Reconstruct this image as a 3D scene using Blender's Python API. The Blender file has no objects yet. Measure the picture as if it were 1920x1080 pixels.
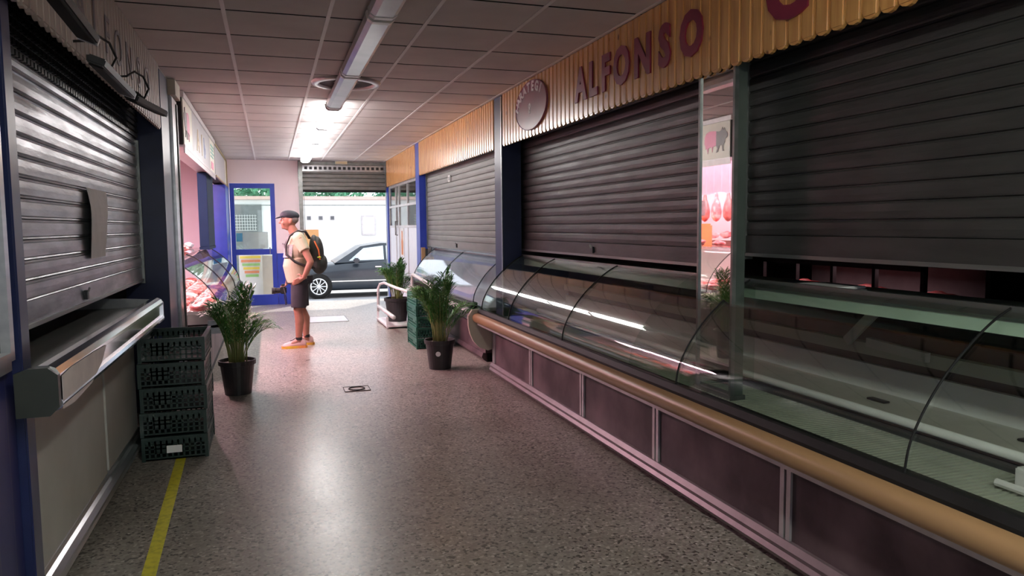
import bpy, bmesh, math, random
from mathutils import Vector, Matrix, noise
random.seed(7)
PI = math.pi
C = bpy.context.scene.collection
SC = bpy.context.scene

# ------------------------------------------------------------------ camera
CAM_RIGHT = Vector((0.95083556, -0.30955453, -0.00936659))
CAM_DOWN = Vector((-0.0348993, -0.07704771, -0.99641642))
CAM_FWD = Vector((0.30772354, 0.94775505, -0.08406294))
cd = bpy.data.cameras.new('camera'); cam = bpy.data.objects.new('camera', cd); C.objects.link(cam)
u = -CAM_DOWN; b = -CAM_FWD
cam.matrix_world = Matrix(((CAM_RIGHT.x, u.x, b.x, 0), (CAM_RIGHT.y, u.y, b.y, 0), (CAM_RIGHT.z, u.z, b.z, 1.5), (0, 0, 0, 1)))
cd.sensor_width = 36; cd.lens = 1390 / 1920 * 36; cd.clip_start = .02; cd.clip_end = 300
SC.camera = cam

# ------------------------------------------------------------------ world, sun, exposure
w = bpy.data.worlds.new('sky'); SC.world = w; w.use_nodes = True
nt = w.node_tree; bg = nt.nodes['Background']
sky = nt.nodes.new('ShaderNodeTexSky'); sky.sky_type = 'HOSEK_WILKIE'; sky.turbidity = 6; sky.sun_direction = (.35, .5, .8)
mx = nt.nodes.new('ShaderNodeMixRGB'); mx.inputs[0].default_value = .75; mx.inputs[2].default_value = (.85, .92, 1, 1)
nt.links.new(sky.outputs[0], mx.inputs[1]); nt.links.new(mx.outputs[0], bg.inputs[0]); bg.inputs[1].default_value = 2.5
sd = bpy.data.lights.new('sun', 'SUN'); sd.energy = 6.0; sd.angle = .03; sd.color = (1, .96, .9)
so = bpy.data.objects.new('sun', sd); C.objects.link(so); so.rotation_euler = (math.radians(-24), math.radians(14), 0)
so.rotation_euler = Vector((-.35, -.5, -.8)).to_track_quat('-Z', 'Y').to_euler(); so.location = (0, 12, 12)
def portal(loc, sx, sy, rot):
    l = bpy.data.lights.new('portal', 'AREA'); l.shape = 'RECTANGLE'; l.size = sx; l.size_y = sy; l.cycles.is_portal = True
    o = bpy.data.objects.new('portal', l); C.objects.link(o); o.location = loc; o.rotation_euler = rot
portal((1.41, 15.45, 1.1), 1.7, 2.25, (PI/2, 0, PI))
portal((-.29, 15.35, 1.15), .7, 2.1, (PI/2, 0, PI))
portal((.7, -5.1, 1.2), 2.4, 2.2, (PI/2, 0, 0))
def area(name, loc, sx, sy, rot, col, e, spread=PI):
    l = bpy.data.lights.new(name, 'AREA'); l.shape = 'RECTANGLE'; l.size = sx; l.size_y = sy; l.color = col; l.energy = e; l.spread = spread
    o = bpy.data.objects.new(name, l); C.objects.link(o); o.location = loc; o.rotation_euler = rot; return o
# pink meat-counter lamps of the lit stall on the left (under its sign and over its back shelf)
area('stall_lamp', (-1.25, 9.15, 2.43), .06, 2.7, (0, math.radians(-12), 0), (1, .56, .65), 200)
area('stall_lamp', (-1.9, 10.5, 2.72), .5, 4.0, (0, 0, 0), (1, .66, .74), 260)
# cool unseen area light inside the far right stall, dim pink lamp of the cold case across the dark stall
area('stall_lamp', (3.4, 9.7, 2.7), .3, 2.6, (0, 0, 0), (.8, .9, 1), 45)
area('case_lamp', (5.1, 5.6, 1.09), .06, 1.6, (0, math.radians(10), 0), (1, .6, .66), 2.2)
SC.view_settings.view_transform = 'Standard'; SC.view_settings.look = 'None'
SC.view_settings.gamma = 1; SC.view_settings.exposure = 0.27; SC.view_settings.use_curve_mapping = False
SC.render.engine = 'CYCLES'
SC.cycles.max_bounces = 10; SC.cycles.diffuse_bounces = 5; SC.cycles.glossy_bounces = 4; SC.cycles.transparent_max_bounces = 16
SC.cycles.caustics_reflective = False; SC.cycles.caustics_refractive = False; SC.cycles.sample_clamp_indirect = 4
SC.cycles.use_denoising = True

# ------------------------------------------------------------------ materials
MATS = {}
def mat(name, c1, c2=None, rough=.6, metal=0., scale=8., detail=4, bump=0., bscale=None, stretch=(1, 1, 1), spec=.5, lo=.35, hi=.65, emit=None, es=0, coat=0, rvar=0):
    if name in MATS: return MATS[name]
    m = bpy.data.materials.new(name); m.use_nodes = True; t = m.node_tree; p = t.nodes['Principled BSDF']
    p.inputs['Roughness'].default_value = rough; p.inputs['Metallic'].default_value = metal
    p.inputs['Specular IOR Level'].default_value = spec; p.inputs['Coat Weight'].default_value = coat; p.inputs['Coat Roughness'].default_value = .12
    if c2 is None: c2 = tuple(c * .8 for c in c1)
    tc = t.nodes.new('ShaderNodeTexCoord'); mp = t.nodes.new('ShaderNodeMapping'); mp.inputs['Scale'].default_value = stretch
    t.links.new(tc.outputs['Object'], mp.inputs[0])
    n = t.nodes.new('ShaderNodeTexNoise'); n.inputs['Scale'].default_value = scale; n.inputs['Detail'].default_value = detail
    t.links.new(mp.outputs[0], n.inputs['Vector'])
    r = t.nodes.new('ShaderNodeValToRGB'); r.color_ramp.elements[0].position = lo; r.color_ramp.elements[1].position = hi
    r.color_ramp.elements[0].color = (*c1, 1); r.color_ramp.elements[1].color = (*c2, 1)
    t.links.new(n.outputs['Fac'], r.inputs[0]); t.links.new(r.outputs[0], p.inputs['Base Color'])
    if rvar:
        mr = t.nodes.new('ShaderNodeMapRange'); mr.inputs[3].default_value = rough - rvar; mr.inputs[4].default_value = rough + rvar
        t.links.new(n.outputs['Fac'], mr.inputs[0]); t.links.new(mr.outputs[0], p.inputs['Roughness'])
    if bump:
        n2 = t.nodes.new('ShaderNodeTexNoise'); n2.inputs['Scale'].default_value = bscale or scale * 3
        t.links.new(mp.outputs[0], n2.inputs['Vector'])
        bp = t.nodes.new('ShaderNodeBump'); bp.inputs['Strength'].default_value = bump; bp.inputs['Distance'].default_value = .01
        t.links.new(n2.outputs['Fac'], bp.inputs['Height']); t.links.new(bp.outputs[0], p.inputs['Normal'])
    if emit:
        p.inputs['Emission Color'].default_value = (*emit, 1); p.inputs['Emission Strength'].default_value = es
    MATS[name] = m; return m
def glass(name, tint=(.93, .97, .95), rough=.02, ior=1.5, milk=0., milkc=(.8, .8, .8)):
    m = bpy.data.materials.new(name); m.use_nodes = True; t = m.node_tree; t.nodes.clear()
    out = t.nodes.new('ShaderNodeOutputMaterial'); tr = t.nodes.new('ShaderNodeBsdfTransparent'); gl = t.nodes.new('ShaderNodeBsdfGlossy')
    fr = t.nodes.new('ShaderNodeFresnel'); mxs = t.nodes.new('ShaderNodeMixShader')
    tr.inputs[0].default_value = (*tint, 1); gl.inputs['Roughness'].default_value = rough; 
    ge = t.nodes.new('ShaderNodeNewGeometry'); mr = t.nodes.new('ShaderNodeMapRange'); mr.inputs[3].default_value = ior; mr.inputs[4].default_value = 1/ior
    t.links.new(ge.outputs['Backfacing'], mr.inputs[0]); t.links.new(mr.outputs[0], fr.inputs[0])
    base = tr
    if milk:
        df = t.nodes.new('ShaderNodeBsdfDiffuse'); df.inputs[0].default_value = (*milkc, 1)
        tc = t.nodes.new('ShaderNodeTexCoord'); nz = t.nodes.new('ShaderNodeTexNoise'); nz.inputs['Scale'].default_value = 3; t.links.new(tc.outputs['Object'], nz.inputs['Vector'])
        mu = t.nodes.new('ShaderNodeMath'); mu.operation = 'MULTIPLY'; mu.inputs[1].default_value = milk * 2; t.links.new(nz.outputs['Fac'], mu.inputs[0])
        m2 = t.nodes.new('ShaderNodeMixShader'); t.links.new(mu.outputs[0], m2.inputs[0]); t.links.new(tr.outputs[0], m2.inputs[1]); t.links.new(df.outputs[0], m2.inputs[2]); base = m2
    t.links.new(fr.outputs[0], mxs.inputs[0]); t.links.new(base.outputs[0], mxs.inputs[1]); t.links.new(gl.outputs[0], mxs.inputs[2]); t.links.new(mxs.outputs[0], out.inputs[0])
    MATS[name] = m; return m

M_ceil = mat('ceiling_tile', (.60, .56, .56), (.66, .62, .61), .85, scale=3)
M_dark = mat('dark_void', (.02, .02, .022), (.03, .03, .03), .9)
M_tbar = mat('white_tbar', (.85, .82, .82), (.8, .78, .78), .5)
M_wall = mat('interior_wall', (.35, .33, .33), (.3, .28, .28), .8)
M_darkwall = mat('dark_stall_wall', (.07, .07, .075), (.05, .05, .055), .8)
M_pinkwall = mat('painted_wall', (.80, .66, .68), (.84, .70, .72), .6, scale=2)
M_blue = mat('navy_paint', (.010, .015, .06), (.013, .02, .08), .35, scale=5)
M_blue2 = mat('bright_blue_paint', (.012, .035, .32), (.02, .05, .38), .35, scale=5)
M_black = mat('black_plastic', (.012, .012, .013), (.02, .02, .022), .45)
M_rubber = mat('rubber', (.008, .008, .008), (.012, .012, .012), .6, spec=.2)
M_steel = mat('brushed_steel', (.55, .55, .56), (.45, .45, .47), .28, 1., scale=20, stretch=(1, .05, 1))
M_steel_dark = mat('dull_steel', (.28, .29, .28), (.2, .21, .2), .4, .8, scale=12, stretch=(1, .1, 1))
M_chrome = mat('polished_steel', (.8, .8, .82), (.7, .7, .72), .12, 1., scale=12, stretch=(1, .1, 1))
M_mirror = mat('mirror_glass', (.9, .9, .9), (.9, .9, .9), .015, 1., scale=1)
M_shut = mat('galvanised_slat', (.072, .072, .068), (.05, .05, .047), .45, .5, scale=7, stretch=(1, .35, 1.6), detail=8, bump=.15, bscale=30, rvar=.12)
M_shut_l = mat('bright_galvanised_slat', (.38, .39, .42), (.25, .26, .28), .36, .7, scale=9, stretch=(1, .35, 1.6), detail=8, bump=.15, bscale=30, rvar=.12)
M_shut_p = mat('painted_slat', (.22, .22, .21), (.18, .18, .17), .5, .2, scale=7, stretch=(1, .35, 1.6), detail=6)
M_wood_trim = mat('tan_bumper', (.36, .21, .10), (.31, .18, .085), .38, scale=6, stretch=(1, .1, 1))
M_marble = mat('maroon_marble', (.060, .036, .042), (.19, .13, .14), .45, spec=.3, scale=3.0, detail=8, lo=.38, hi=.75, bump=0)
M_alu = mat('aluminium_trim', (.62, .58, .59), (.52, .48, .49), .35, .6, scale=10)
M_cream = mat('cream_plastic', (.55, .50, .40), (.5, .45, .36), .5)
M_white = mat('white_enamel', (.78, .77, .76), (.7, .69, .68), .35, scale=4)
M_pan_l = mat('beige_panel', (.50, .49, .46), (.43, .42, .39), .4, scale=3)
M_deck = mat('steel_deck', (.40, .42, .35), (.34, .36, .30), .45, 0, scale=5)
M_green_glass = mat('green_edge_glass', (.66, .84, .68), (.58, .76, .60), .25, 0, scale=5)
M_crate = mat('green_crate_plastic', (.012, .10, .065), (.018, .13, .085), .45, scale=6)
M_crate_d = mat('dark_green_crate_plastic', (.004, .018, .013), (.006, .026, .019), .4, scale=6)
M_leaf = mat('palm_leaf', (.035, .15, .03), (.10, .28, .05), .4, scale=14)
M_stem = mat('palm_stem', (.16, .22, .06), (.24, .24, .08), .5, scale=20)
M_soil = mat('potting_soil', (.03, .022, .016), (.06, .045, .03), .95, scale=60, bump=.6)
M_yellow = mat('yellow_tape', (.70, .62, .03), (.5, .45, .03), .5, scale=30, lo=.45, hi=.7)
M_letter = mat('maroon_letter_paint', (.27, .02, .055), (.22, .018, .05), .4)
M_badge = mat('mauve_badge', (.30, .10, .14), (.26, .09, .13), .25, scale=4)
M_lilac = mat('pale_lilac_paint', (.85, .72, .74), (.55, .44, .47), .5)
M_lamp_lit = mat('lit_diffuser', (.9, .9, .9), (.9, .9, .9), .4, emit=(1, .97, .95), es=27)
M_lamp_off = mat('unlit_diffuser', (.70, .72, .80), (.62, .64, .72), .18, scale=6, spec=.6)
M_meat = mat('raw_meat', (.62, .12, .12), (.85, .50, .46), .35, scale=9, lo=.42, hi=.6, bump=.3)
M_meat2 = mat('dark_meat', (.28, .04, .04), (.55, .16, .13), .35, scale=9, bump=.3)
M_fat = mat('pale_meat', (.90, .74, .72), (.80, .48, .46), .4, scale=8, bump=.2)
M_orange = mat('orange_box_card', (.62, .22, .07), (.55, .18, .06), .6)
M_skin = mat('skin', (.34, .155, .105), (.39, .185, .13), .5, scale=12)
M_glass = glass('clear_glass', (.90, .95, .92))
M_glass_c = glass('case_glass', (.965, .985, .965), .025, 1.8)
M_glass_w = glass('hazy_case_glass', (.85, .9, .95), .05, 1.7, .22, (.75, .8, .9))
M_paper = mat('paper', (.84, .84, .84), (.76, .76, .76), .8)
M_film = mat('torn_film', (.75, .66, .64), (.6, .52, .52), .5, scale=9)

def slat_wood():
    m = bpy.data.materials.new('varnished_pine'); m.use_nodes = True; t = m.node_tree; p = t.nodes['Principled BSDF']
    p.inputs['Roughness'].default_value = .32; p.inputs['Coat Weight'].default_value = 1; p.inputs['Coat Roughness'].default_value = .2; p.inputs['Coat IOR'].default_value = 1.7
    tc = t.nodes.new('ShaderNodeTexCoord'); mp = t.nodes.new('ShaderNodeMapping'); mp.inputs['Scale'].default_value = (1, 11, .9)
    t.links.new(tc.outputs['Object'], mp.inputs[0])
    n = t.nodes.new('ShaderNodeTexNoise'); n.inputs['Scale'].default_value = 2.2; n.inputs['Detail'].default_value = 6; t.links.new(mp.outputs[0], n.inputs['Vector'])
    r = t.nodes.new('ShaderNodeValToRGB'); e = r.color_ramp.elements; e[0].position = .3; e[1].position = .72
    e[0].color = (.62, .27, .07, 1); e[1].color = (.86, .47, .15, 1); t.links.new(n.outputs['Fac'], r.inputs[0])
    v = t.nodes.new('ShaderNodeTexVoronoi'); v.inputs['Scale'].default_value = 6.5; mp2 = t.nodes.new('ShaderNodeMapping'); mp2.inputs['Scale'].default_value = (.2, 1.3, .75)
    t.links.new(tc.outputs['Object'], mp2.inputs[0]); t.links.new(mp2.outputs[0], v.inputs['Vector'])
    r2 = t.nodes.new('ShaderNodeValToRGB'); r2.color_ramp.elements[0].position = .07; r2.color_ramp.elements[1].position = .13
    r2.color_ramp.elements[0].color = (.30, .22, .16, 1); r2.color_ramp.elements[1].color = (1, 1, 1, 1); t.links.new(v.outputs['Distance'], r2.inputs[0])
    mm = t.nodes.new('ShaderNodeMixRGB'); mm.blend_type = 'MULTIPLY'; mm.inputs[0].default_value = 1
    t.links.new(r.outputs[0], mm.inputs[1]); t.links.new(r2.outputs[0], mm.inputs[2]); t.links.new(mm.outputs[0], p.inputs['Base Color'])
    return m
M_pine = slat_wood()
def terrazzo():
    m = bpy.data.materials.new('terrazzo'); m.use_nodes = True; t = m.node_tree; p = t.nodes['Principled BSDF']
    tc = t.nodes.new('ShaderNodeTexCoord')
    v = t.nodes.new('ShaderNodeTexVoronoi'); v.inputs['Scale'].default_value = 75; t.links.new(tc.outputs['Object'], v.inputs['Vector'])
    r = t.nodes.new('ShaderNodeValToRGB'); r.color_ramp.interpolation = 'CONSTANT'; e = r.color_ramp.elements
    e[0].color = (.085, .075, .068, 1); e[1].position = .13; e[1].color = (0.272, 0.248, 0.216, 1)
    for pos, c in ((.42, (0.320, 0.296, 0.264)), (.62, (0.240, 0.216, 0.192)), (.80, (0.352, 0.320, 0.288)), (.93, (0.480, 0.448, 0.416))):
        x = e.new(pos); x.color = (*c, 1)
    sp = t.nodes.new('ShaderNodeSeparateColor'); t.links.new(v.outputs['Color'], sp.inputs[0]); t.links.new(sp.outputs[0], r.inputs[0])
    n = t.nodes.new('ShaderNodeTexNoise'); n.inputs['Scale'].default_value = 1.3; n.inputs['Detail'].default_value = 5; t.links.new(tc.outputs['Object'], n.inputs['Vector'])
    r2 = t.nodes.new('ShaderNodeValToRGB'); r2.color_ramp.elements[0].position = .3; r2.color_ramp.elements[1].position = .7
    r2.color_ramp.elements[0].color = (.78, .76, .74, 1); r2.color_ramp.elements[1].color = (1.1, 1.08, 1.06, 1); t.links.new(n.outputs['Fac'], r2.inputs[0])
    bk = t.nodes.new('ShaderNodeTexBrick'); bk.offset = 0; bk.inputs['Scale'].default_value = 1; bk.inputs['Brick Width'].default_value = .4; bk.inputs['Row Height'].default_value = .4
    bk.inputs['Mortar Size'].default_value = .002; bk.inputs['Color1'].default_value = (1, 1, 1, 1); bk.inputs['Color2'].default_value = (.95, .95, .95, 1); bk.inputs['Mortar'].default_value = (.8, .78, .76, 1)
    t.links.new(tc.outputs['Object'], bk.inputs['Vector'])
    m1 = t.nodes.new('ShaderNodeMixRGB'); m1.blend_type = 'MULTIPLY'; m1.inputs[0].default_value = 1; m2 = t.nodes.new('ShaderNodeMixRGB'); m2.blend_type = 'MULTIPLY'; m2.inputs[0].default_value = 1
    t.links.new(r.outputs[0], m1.inputs[1]); t.links.new(r2.outputs[0], m1.inputs[2]); t.links.new(m1.outputs[0], m2.inputs[1]); t.links.new(bk.outputs['Color'], m2.inputs[2])
    t.links.new(m2.outputs[0], p.inputs['Base Color'])
    mr = t.nodes.new('ShaderNodeMapRange'); mr.inputs[3].default_value = .22; mr.inputs[4].default_value = .42; t.links.new(n.outputs['Fac'], mr.inputs[0]); t.links.new(mr.outputs[0], p.inputs['Roughness'])
    return m
M_terr = terrazzo()

# ------------------------------------------------------------------ mesh builder
class MB:
    def __init__(s): s.bm = bmesh.new()
    def box(s, x0, x1, y0, y1, z0, z1):
        v = [s.bm.verts.new(p) for p in ((x0,y0,z0),(x1,y0,z0),(x1,y1,z0),(x0,y1,z0),(x0,y0,z1),(x1,y0,z1),(x1,y1,z1),(x0,y1,z1))]
        for f in ((0,3,2,1),(4,5,6,7),(0,1,5,4),(1,2,6,5),(2,3,7,6),(3,0,4,7)): s.bm.faces.new([v[i] for i in f])
        return s
    def obox(s, c, size, mat3):
        hx, hy, hz = size[0]/2, size[1]/2, size[2]/2
        v = [s.bm.verts.new(Vector(c) + mat3 @ Vector(p)) for p in ((-hx,-hy,-hz),(hx,-hy,-hz),(hx,hy,-hz),(-hx,hy,-hz),(-hx,-hy,hz),(hx,-hy,hz),(hx,hy,hz),(-hx,hy,hz))]
        for f in ((0,3,2,1),(4,5,6,7),(0,1,5,4),(1,2,6,5),(2,3,7,6),(3,0,4,7)): s.bm.faces.new([v[i] for i in f])
        return s
    def prism(s, pts, y0, y1, axis='y'):
        def P(a, b, h): return (a, h, b) if axis == 'y' else ((h, a, b) if axis == 'x' else (a, b, h))
        A = [s.bm.verts.new(P(a, b, y0)) for a, b in pts]; B = [s.bm.verts.new(P(a, b, y1)) for a, b in pts]
        n = len(pts)
        for i in range(n): s.bm.faces.new((A[i], A[(i+1) % n], B[(i+1) % n], B[i]))
        s.bm.faces.new(A[::-1]); s.bm.faces.new(B)
        return s
    def tube(s, pts, r, seg=8, closed=False, r1=None):
        pts = [Vector(p) for p in pts]; n = len(pts); rings = []
        up = None
        for i, p in enumerate(pts):
            if closed: d = pts[(i+1) % n] - pts[i-1]
            else: d = (pts[min(i+1, n-1)] - pts[max(i-1, 0)])
            d.normalize()
            if up is None: up = Vector((0, 0, 1)) if abs(d.z) < .9 else Vector((1, 0, 0))
            a = d.cross(up).normalized(); bb = a.cross(d).normalized(); up = bb
            rr = r if r1 is None else r + (r1 - r) * i / (n - 1)
            rings.append([s.bm.verts.new(p + a * rr * math.cos(t) + bb * rr * math.sin(t)) for t in (2*PI*k/seg for k in range(seg))])
        m = n if closed else n - 1
        for i in range(m):
            A = rings[i]; B = rings[(i+1) % n]
            for k in range(seg): s.bm.faces.new((A[k], A[(k+1) % seg], B[(k+1) % seg], B[k]))
        if not closed: s.bm.faces.new(rings[0][::-1]); s.bm.faces.new(rings[-1])
        return s
    def lathe(s, prof, c=(0, 0, 0), seg=24, cap=True):
        rings = [[s.bm.verts.new((c[0] + r * math.cos(2*PI*k/seg), c[1] + r * math.sin(2*PI*k/seg), c[2] + z)) for k in range(seg)] for r, z in prof]
        for A, B in zip(rings, rings[1:]):
            for k in range(seg): s.bm.faces.new((A[k], A[(k+1) % seg], B[(k+1) % seg], B[k]))
        if cap: s.bm.faces.new(rings[0][::-1]); s.bm.faces.new(rings[-1])
        return s
    def ell(s, c, r, rot=None, seg=16):
        g = bmesh.ops.create_uvsphere(s.bm, u_segments=seg, v_segments=max(6, seg*2//3), radius=1)
        R = (rot or Matrix.Identity(3))
        for v in g['verts']: v.co = Vector(c) + R @ Vector((v.co.x*r[0], v.co.y*r[1], v.co.z*r[2]))
        return s
    def cap(s, p0, r0, p1, r1, seg=14, ends=True, flat=1.0):
        p0, p1 = Vector(p0), Vector(p1); d = (p1-p0).normalized(); up = Vector((0, 0, 1)) if abs(d.z) < .9 else Vector((1, 0, 0))
        a = d.cross(up).normalized(); bb = a.cross(d).normalized()
        R = [[s.bm.verts.new(p + a*r*math.cos(2*PI*k/seg) + bb*r*flat*math.sin(2*PI*k/seg)) for k in range(seg)] for p, r in ((p0, r0), (p1, r1))]
        for k in range(seg): s.bm.faces.new((R[0][k], R[0][(k+1) % seg], R[1][(k+1) % seg], R[1][k]))
        s.bm.faces.new(R[0][::-1]); s.bm.faces.new(R[1])
        if ends: s.ell(p0, (r0,)*3, seg=seg); s.ell(p1, (r1,)*3, seg=seg)
        return s
    def strip(s, a, b):  # quad strip from two lists of points
        A = [s.bm.verts.new(p) for p in a]; B = [s.bm.verts.new(p) for p in b]
        for i in range(len(A)-1): s.bm.faces.new((A[i], A[i+1], B[i+1], B[i]))
        return s
def wloc(o):
    v = Vector((0, 0, 0))
    while o: v += o.location; o = o.parent
    return v
def link_mesh(name, me, m, parent, loc):
    o = bpy.data.objects.new(name, me); C.objects.link(o)
    if m: me.materials.append(m)
    if parent: o.parent = parent
    o.location = loc; return o
def obj(name, mb, m, parent=None, smooth=False, bevel=0, origin=None, label=None):
    me = bpy.data.meshes.new(name); bm = mb.bm
    bmesh.ops.recalc_face_normals(bm, faces=bm.faces)
    if bevel: bmesh.ops.bevel(bm, geom=bm.edges[:], offset=bevel, segments=2, affect='EDGES', clamp_overlap=True)
    pl = wloc(parent) if parent else Vector((0, 0, 0))
    if origin is not None: org = Vector(origin)
    elif parent: org = pl
    else:
        xs = [v.co for v in bm.verts]
        org = Vector(((min(v.x for v in xs)+max(v.x for v in xs))/2, (min(v.y for v in xs)+max(v.y for v in xs))/2, min(v.z for v in xs)))
    for v in bm.verts: v.co -= org
    bm.to_mesh(me); bm.free()
    if smooth:
        for f in me.polygons: f.use_smooth = True
    o = link_mesh(name, me, m, parent, org - pl)
    if label: o['label'] = label
    return o
def tag(o, label, cat, group=None):
    o['label'] = label; o['category'] = cat
    if group: o['group'] = group
    return o
def thing(name, label, cat, loc=(0, 0, 0), group=None):
    o = bpy.data.objects.new(name, None); C.objects.link(o); o.location = loc; o.empty_display_size = .1
    return tag(o, label, cat, group)
def struct(name, mb, m, parent=None, **k):
    o = obj(name, mb, m, parent, **k)
    if not parent: o['kind'] = 'structure'
    return o
def kids(o): return [x for x in bpy.data.objects if x.parent == o]
def dup(root, loc, rz=0, label=None, group=None, scale=None):
    r = root.copy(); C.objects.link(r); r.location = loc; r.rotation_euler = (0, 0, rz)
    if scale: r.scale = scale
    if label: r['label'] = label
    if group: r['group'] = group
    for ch in kids(root):
        c = ch.copy(); C.objects.link(c); c.parent = r
        for g in kids(ch):
            d = g.copy(); C.objects.link(d); d.parent = c
    return r
def remesh(name, mb, m, voxel, parent=None, smooth_it=3):
    me = bpy.data.meshes.new(name + '_tmp'); bmesh.ops.recalc_face_normals(mb.bm, faces=mb.bm.faces)
    pl = wloc(parent) if parent else Vector((0, 0, 0))
    mb.bm.to_mesh(me); mb.bm.free()
    t = bpy.data.objects.new('tmp', me); C.objects.link(t)
    r = t.modifiers.new('r', 'REMESH'); r.mode = 'VOXEL'; r.voxel_size = voxel
    if smooth_it:
        s = t.modifiers.new('s', 'SMOOTH'); s.factor = .5; s.iterations = smooth_it
    dg = bpy.context.evaluated_depsgraph_get(); dg.update()
    nm = bpy.data.meshes.new_from_object(t.evaluated_get(dg)); nm.name = name
    bpy.data.objects.remove(t); bpy.data.meshes.remove(me)
    for v in nm.vertices: v.co -= pl
    for f in nm.polygons: f.use_smooth = True
    nm.materials.clear()
    return link_mesh(name, nm, m, parent, (0, 0, 0))
def text_mb(txt, size, M4, depth=.006, bold=.0, align='CENTER', sp=1.0):
    cu = bpy.data.curves.new('t', 'FONT'); cu.body = txt; cu.size = size; cu.extrude = depth / 2; cu.offset = bold; cu.align_x = align; cu.space_character = sp; cu.resolution_u = 3
    t = bpy.data.objects.new('t', cu); C.objects.link(t); dg = bpy.context.evaluated_depsgraph_get(); dg.update()
    me = bpy.data.meshes.new_from_object(t.evaluated_get(dg)); mb = MB(); mb.bm.from_mesh(me)
    bpy.data.objects.remove(t); bpy.data.curves.remove(cu); bpy.data.meshes.remove(me)
    for v in mb.bm.verts: v.co = M4 @ v.co
    return mb
# text basis on the right fascia (faces -X; reads towards -Y) and on the left fascia (faces +X; reads towards +Y)
def on_right(x, y, z, sx=1, sz=1): return Matrix(((0, 0, -1, x), (-sx, 0, 0, y), (0, sz, 0, z), (0, 0, 0, 1)))
def on_left(x, y, z, sx=1, sz=1): return Matrix(((0, 0, 1, x), (sx, 0, 0, y), (0, sz, 0, z), (0, 0, 0, 1)))

# ================================================================== SETTING
CZ = 2.8
struct('floor', MB().box(-3.6, 5.8, -5.2, 15.5, -.12, 0), M_terr)
mb = MB()   # ceiling: tiles with open joints across, white bars along
xs = [-3.62, -3.22, -2.62, -2.02, -1.42, -.82, -.22, .39, 1.0, 1.61, 2.22, 2.83, 3.44, 4.05, 4.66, 5.27, 5.8]
ys = [4.87 + .6 * k for k in range(-17, 18)]
for y in ys:
    y1 = min(y + .572, 15.3)
    for x0, x1 in zip(xs, xs[1:]): mb.box(x0, x1, y, y1, CZ, CZ + .002)
ce = struct('ceiling', mb, M_ceil)
struct('trim_1', MB().box(-3.62, 5.8, -5.4, 15.5, CZ + .035, CZ + .1), M_dark)
mb = MB()
for x in xs[5:11]: mb.box(x - .012, x + .012, -5.2, 15.2, CZ - .004, CZ + .002)
struct('trim_2', mb, M_tbar)
struct('wall_left', MB().box(-3.7, -3.6, -5.2, 15.5, -.1, 2.85), M_wall)
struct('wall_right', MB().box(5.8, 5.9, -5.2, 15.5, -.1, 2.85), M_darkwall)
# partitions between stalls
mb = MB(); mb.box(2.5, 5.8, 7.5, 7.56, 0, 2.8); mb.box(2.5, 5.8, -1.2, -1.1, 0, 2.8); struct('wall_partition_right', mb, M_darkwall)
struct('wall_partition_far_right', MB().box(2.5, 5.8, 11.9, 11.96, 0, 2.8), M_wall)
struct('wall_partition_left', MB().box(-3.6, -1.02, 7.5, 7.58, 0, 2.8), M_wall)
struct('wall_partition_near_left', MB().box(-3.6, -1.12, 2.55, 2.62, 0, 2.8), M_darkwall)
# far end wall (door gap -.70..+.12, opening .56..2.26)
mb = MB(); mb.box(-3.6, -.72, 15.2, 15.4, 0, 2.8); mb.box(-.72, .10, 15.2, 15.4, 2.36, 2.8); mb.box(.10, .56, 15.2, 15.4, 0, 2.8)
mb.box(2.34, 5.8, 15.2, 15.4, 0, 2.8); mb.box(.56, 2.34, 15.26, 15.4, 2.62, 2.8)
struct('wall_back', mb, M_pinkwall)
struct('trim_3', MB().box(.115, .555, 15.17, 15.2, 0, 1.0), M_blue2)           # blue dado beside the door
# rear end, behind the camera: open to daylight
mb = MB(); mb.box(-3.6, -.5, -5.2, -5.0, 0, 2.8); mb.box(1.9, 5.8, -5.2, -5.0, 0, 2.8); mb.box(-.5, 1.9, -5.2, -5.0, 2.3, 2.8)
struct('wall_front', mb, M_wall)
# corridor side walls near camera (outside the frame mostly)
struct('wall_side_right', MB().box(2.3, 2.4, -5.0, -.6, 0, 2.8), M_wall)
mb = MB(); mb.box(-1.1, -.87, -5.0, 2.96, 0, 1.03); mb.box(-1.1, -.87, -5.0, 2.6, 1.03, 2.8); mb.box(-1.1, -.87, 2.6, 2.96, 2.3, 2.8)
def tile_mat():
    m = mat('navy_tile', (.015, .02, .10), (.02, .028, .13), .45); t = m.node_tree; p = t.nodes['Principled BSDF']
    tc = t.nodes.new('ShaderNodeTexCoord'); mp = t.nodes.new('ShaderNodeMapping'); mp.inputs['Rotation'].default_value = (PI/2, 0, PI/2); t.links.new(tc.outputs['Object'], mp.inputs[0])
    bk = t.nodes.new('ShaderNodeTexBrick'); bk.offset = 0; bk.inputs['Brick Width'].default_value = .2; bk.inputs['Row Height'].default_value = .15; bk.inputs['Mortar Size'].default_value = .003; bk.inputs['Scale'].default_value = 1
    bk.inputs['Color1'].default_value = (.015, .018, .10, 1); bk.inputs['Color2'].default_value = (.02, .026, .12, 1); bk.inputs['Mortar'].default_value = (.07, .07, .12, 1)
    t.links.new(tc.outputs['Object'], bk.inputs['Vector']); t.links.new(bk.outputs['Color'], p.inputs['Base Color']); return m
struct('wall_side_left', mb, tile_mat())

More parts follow.
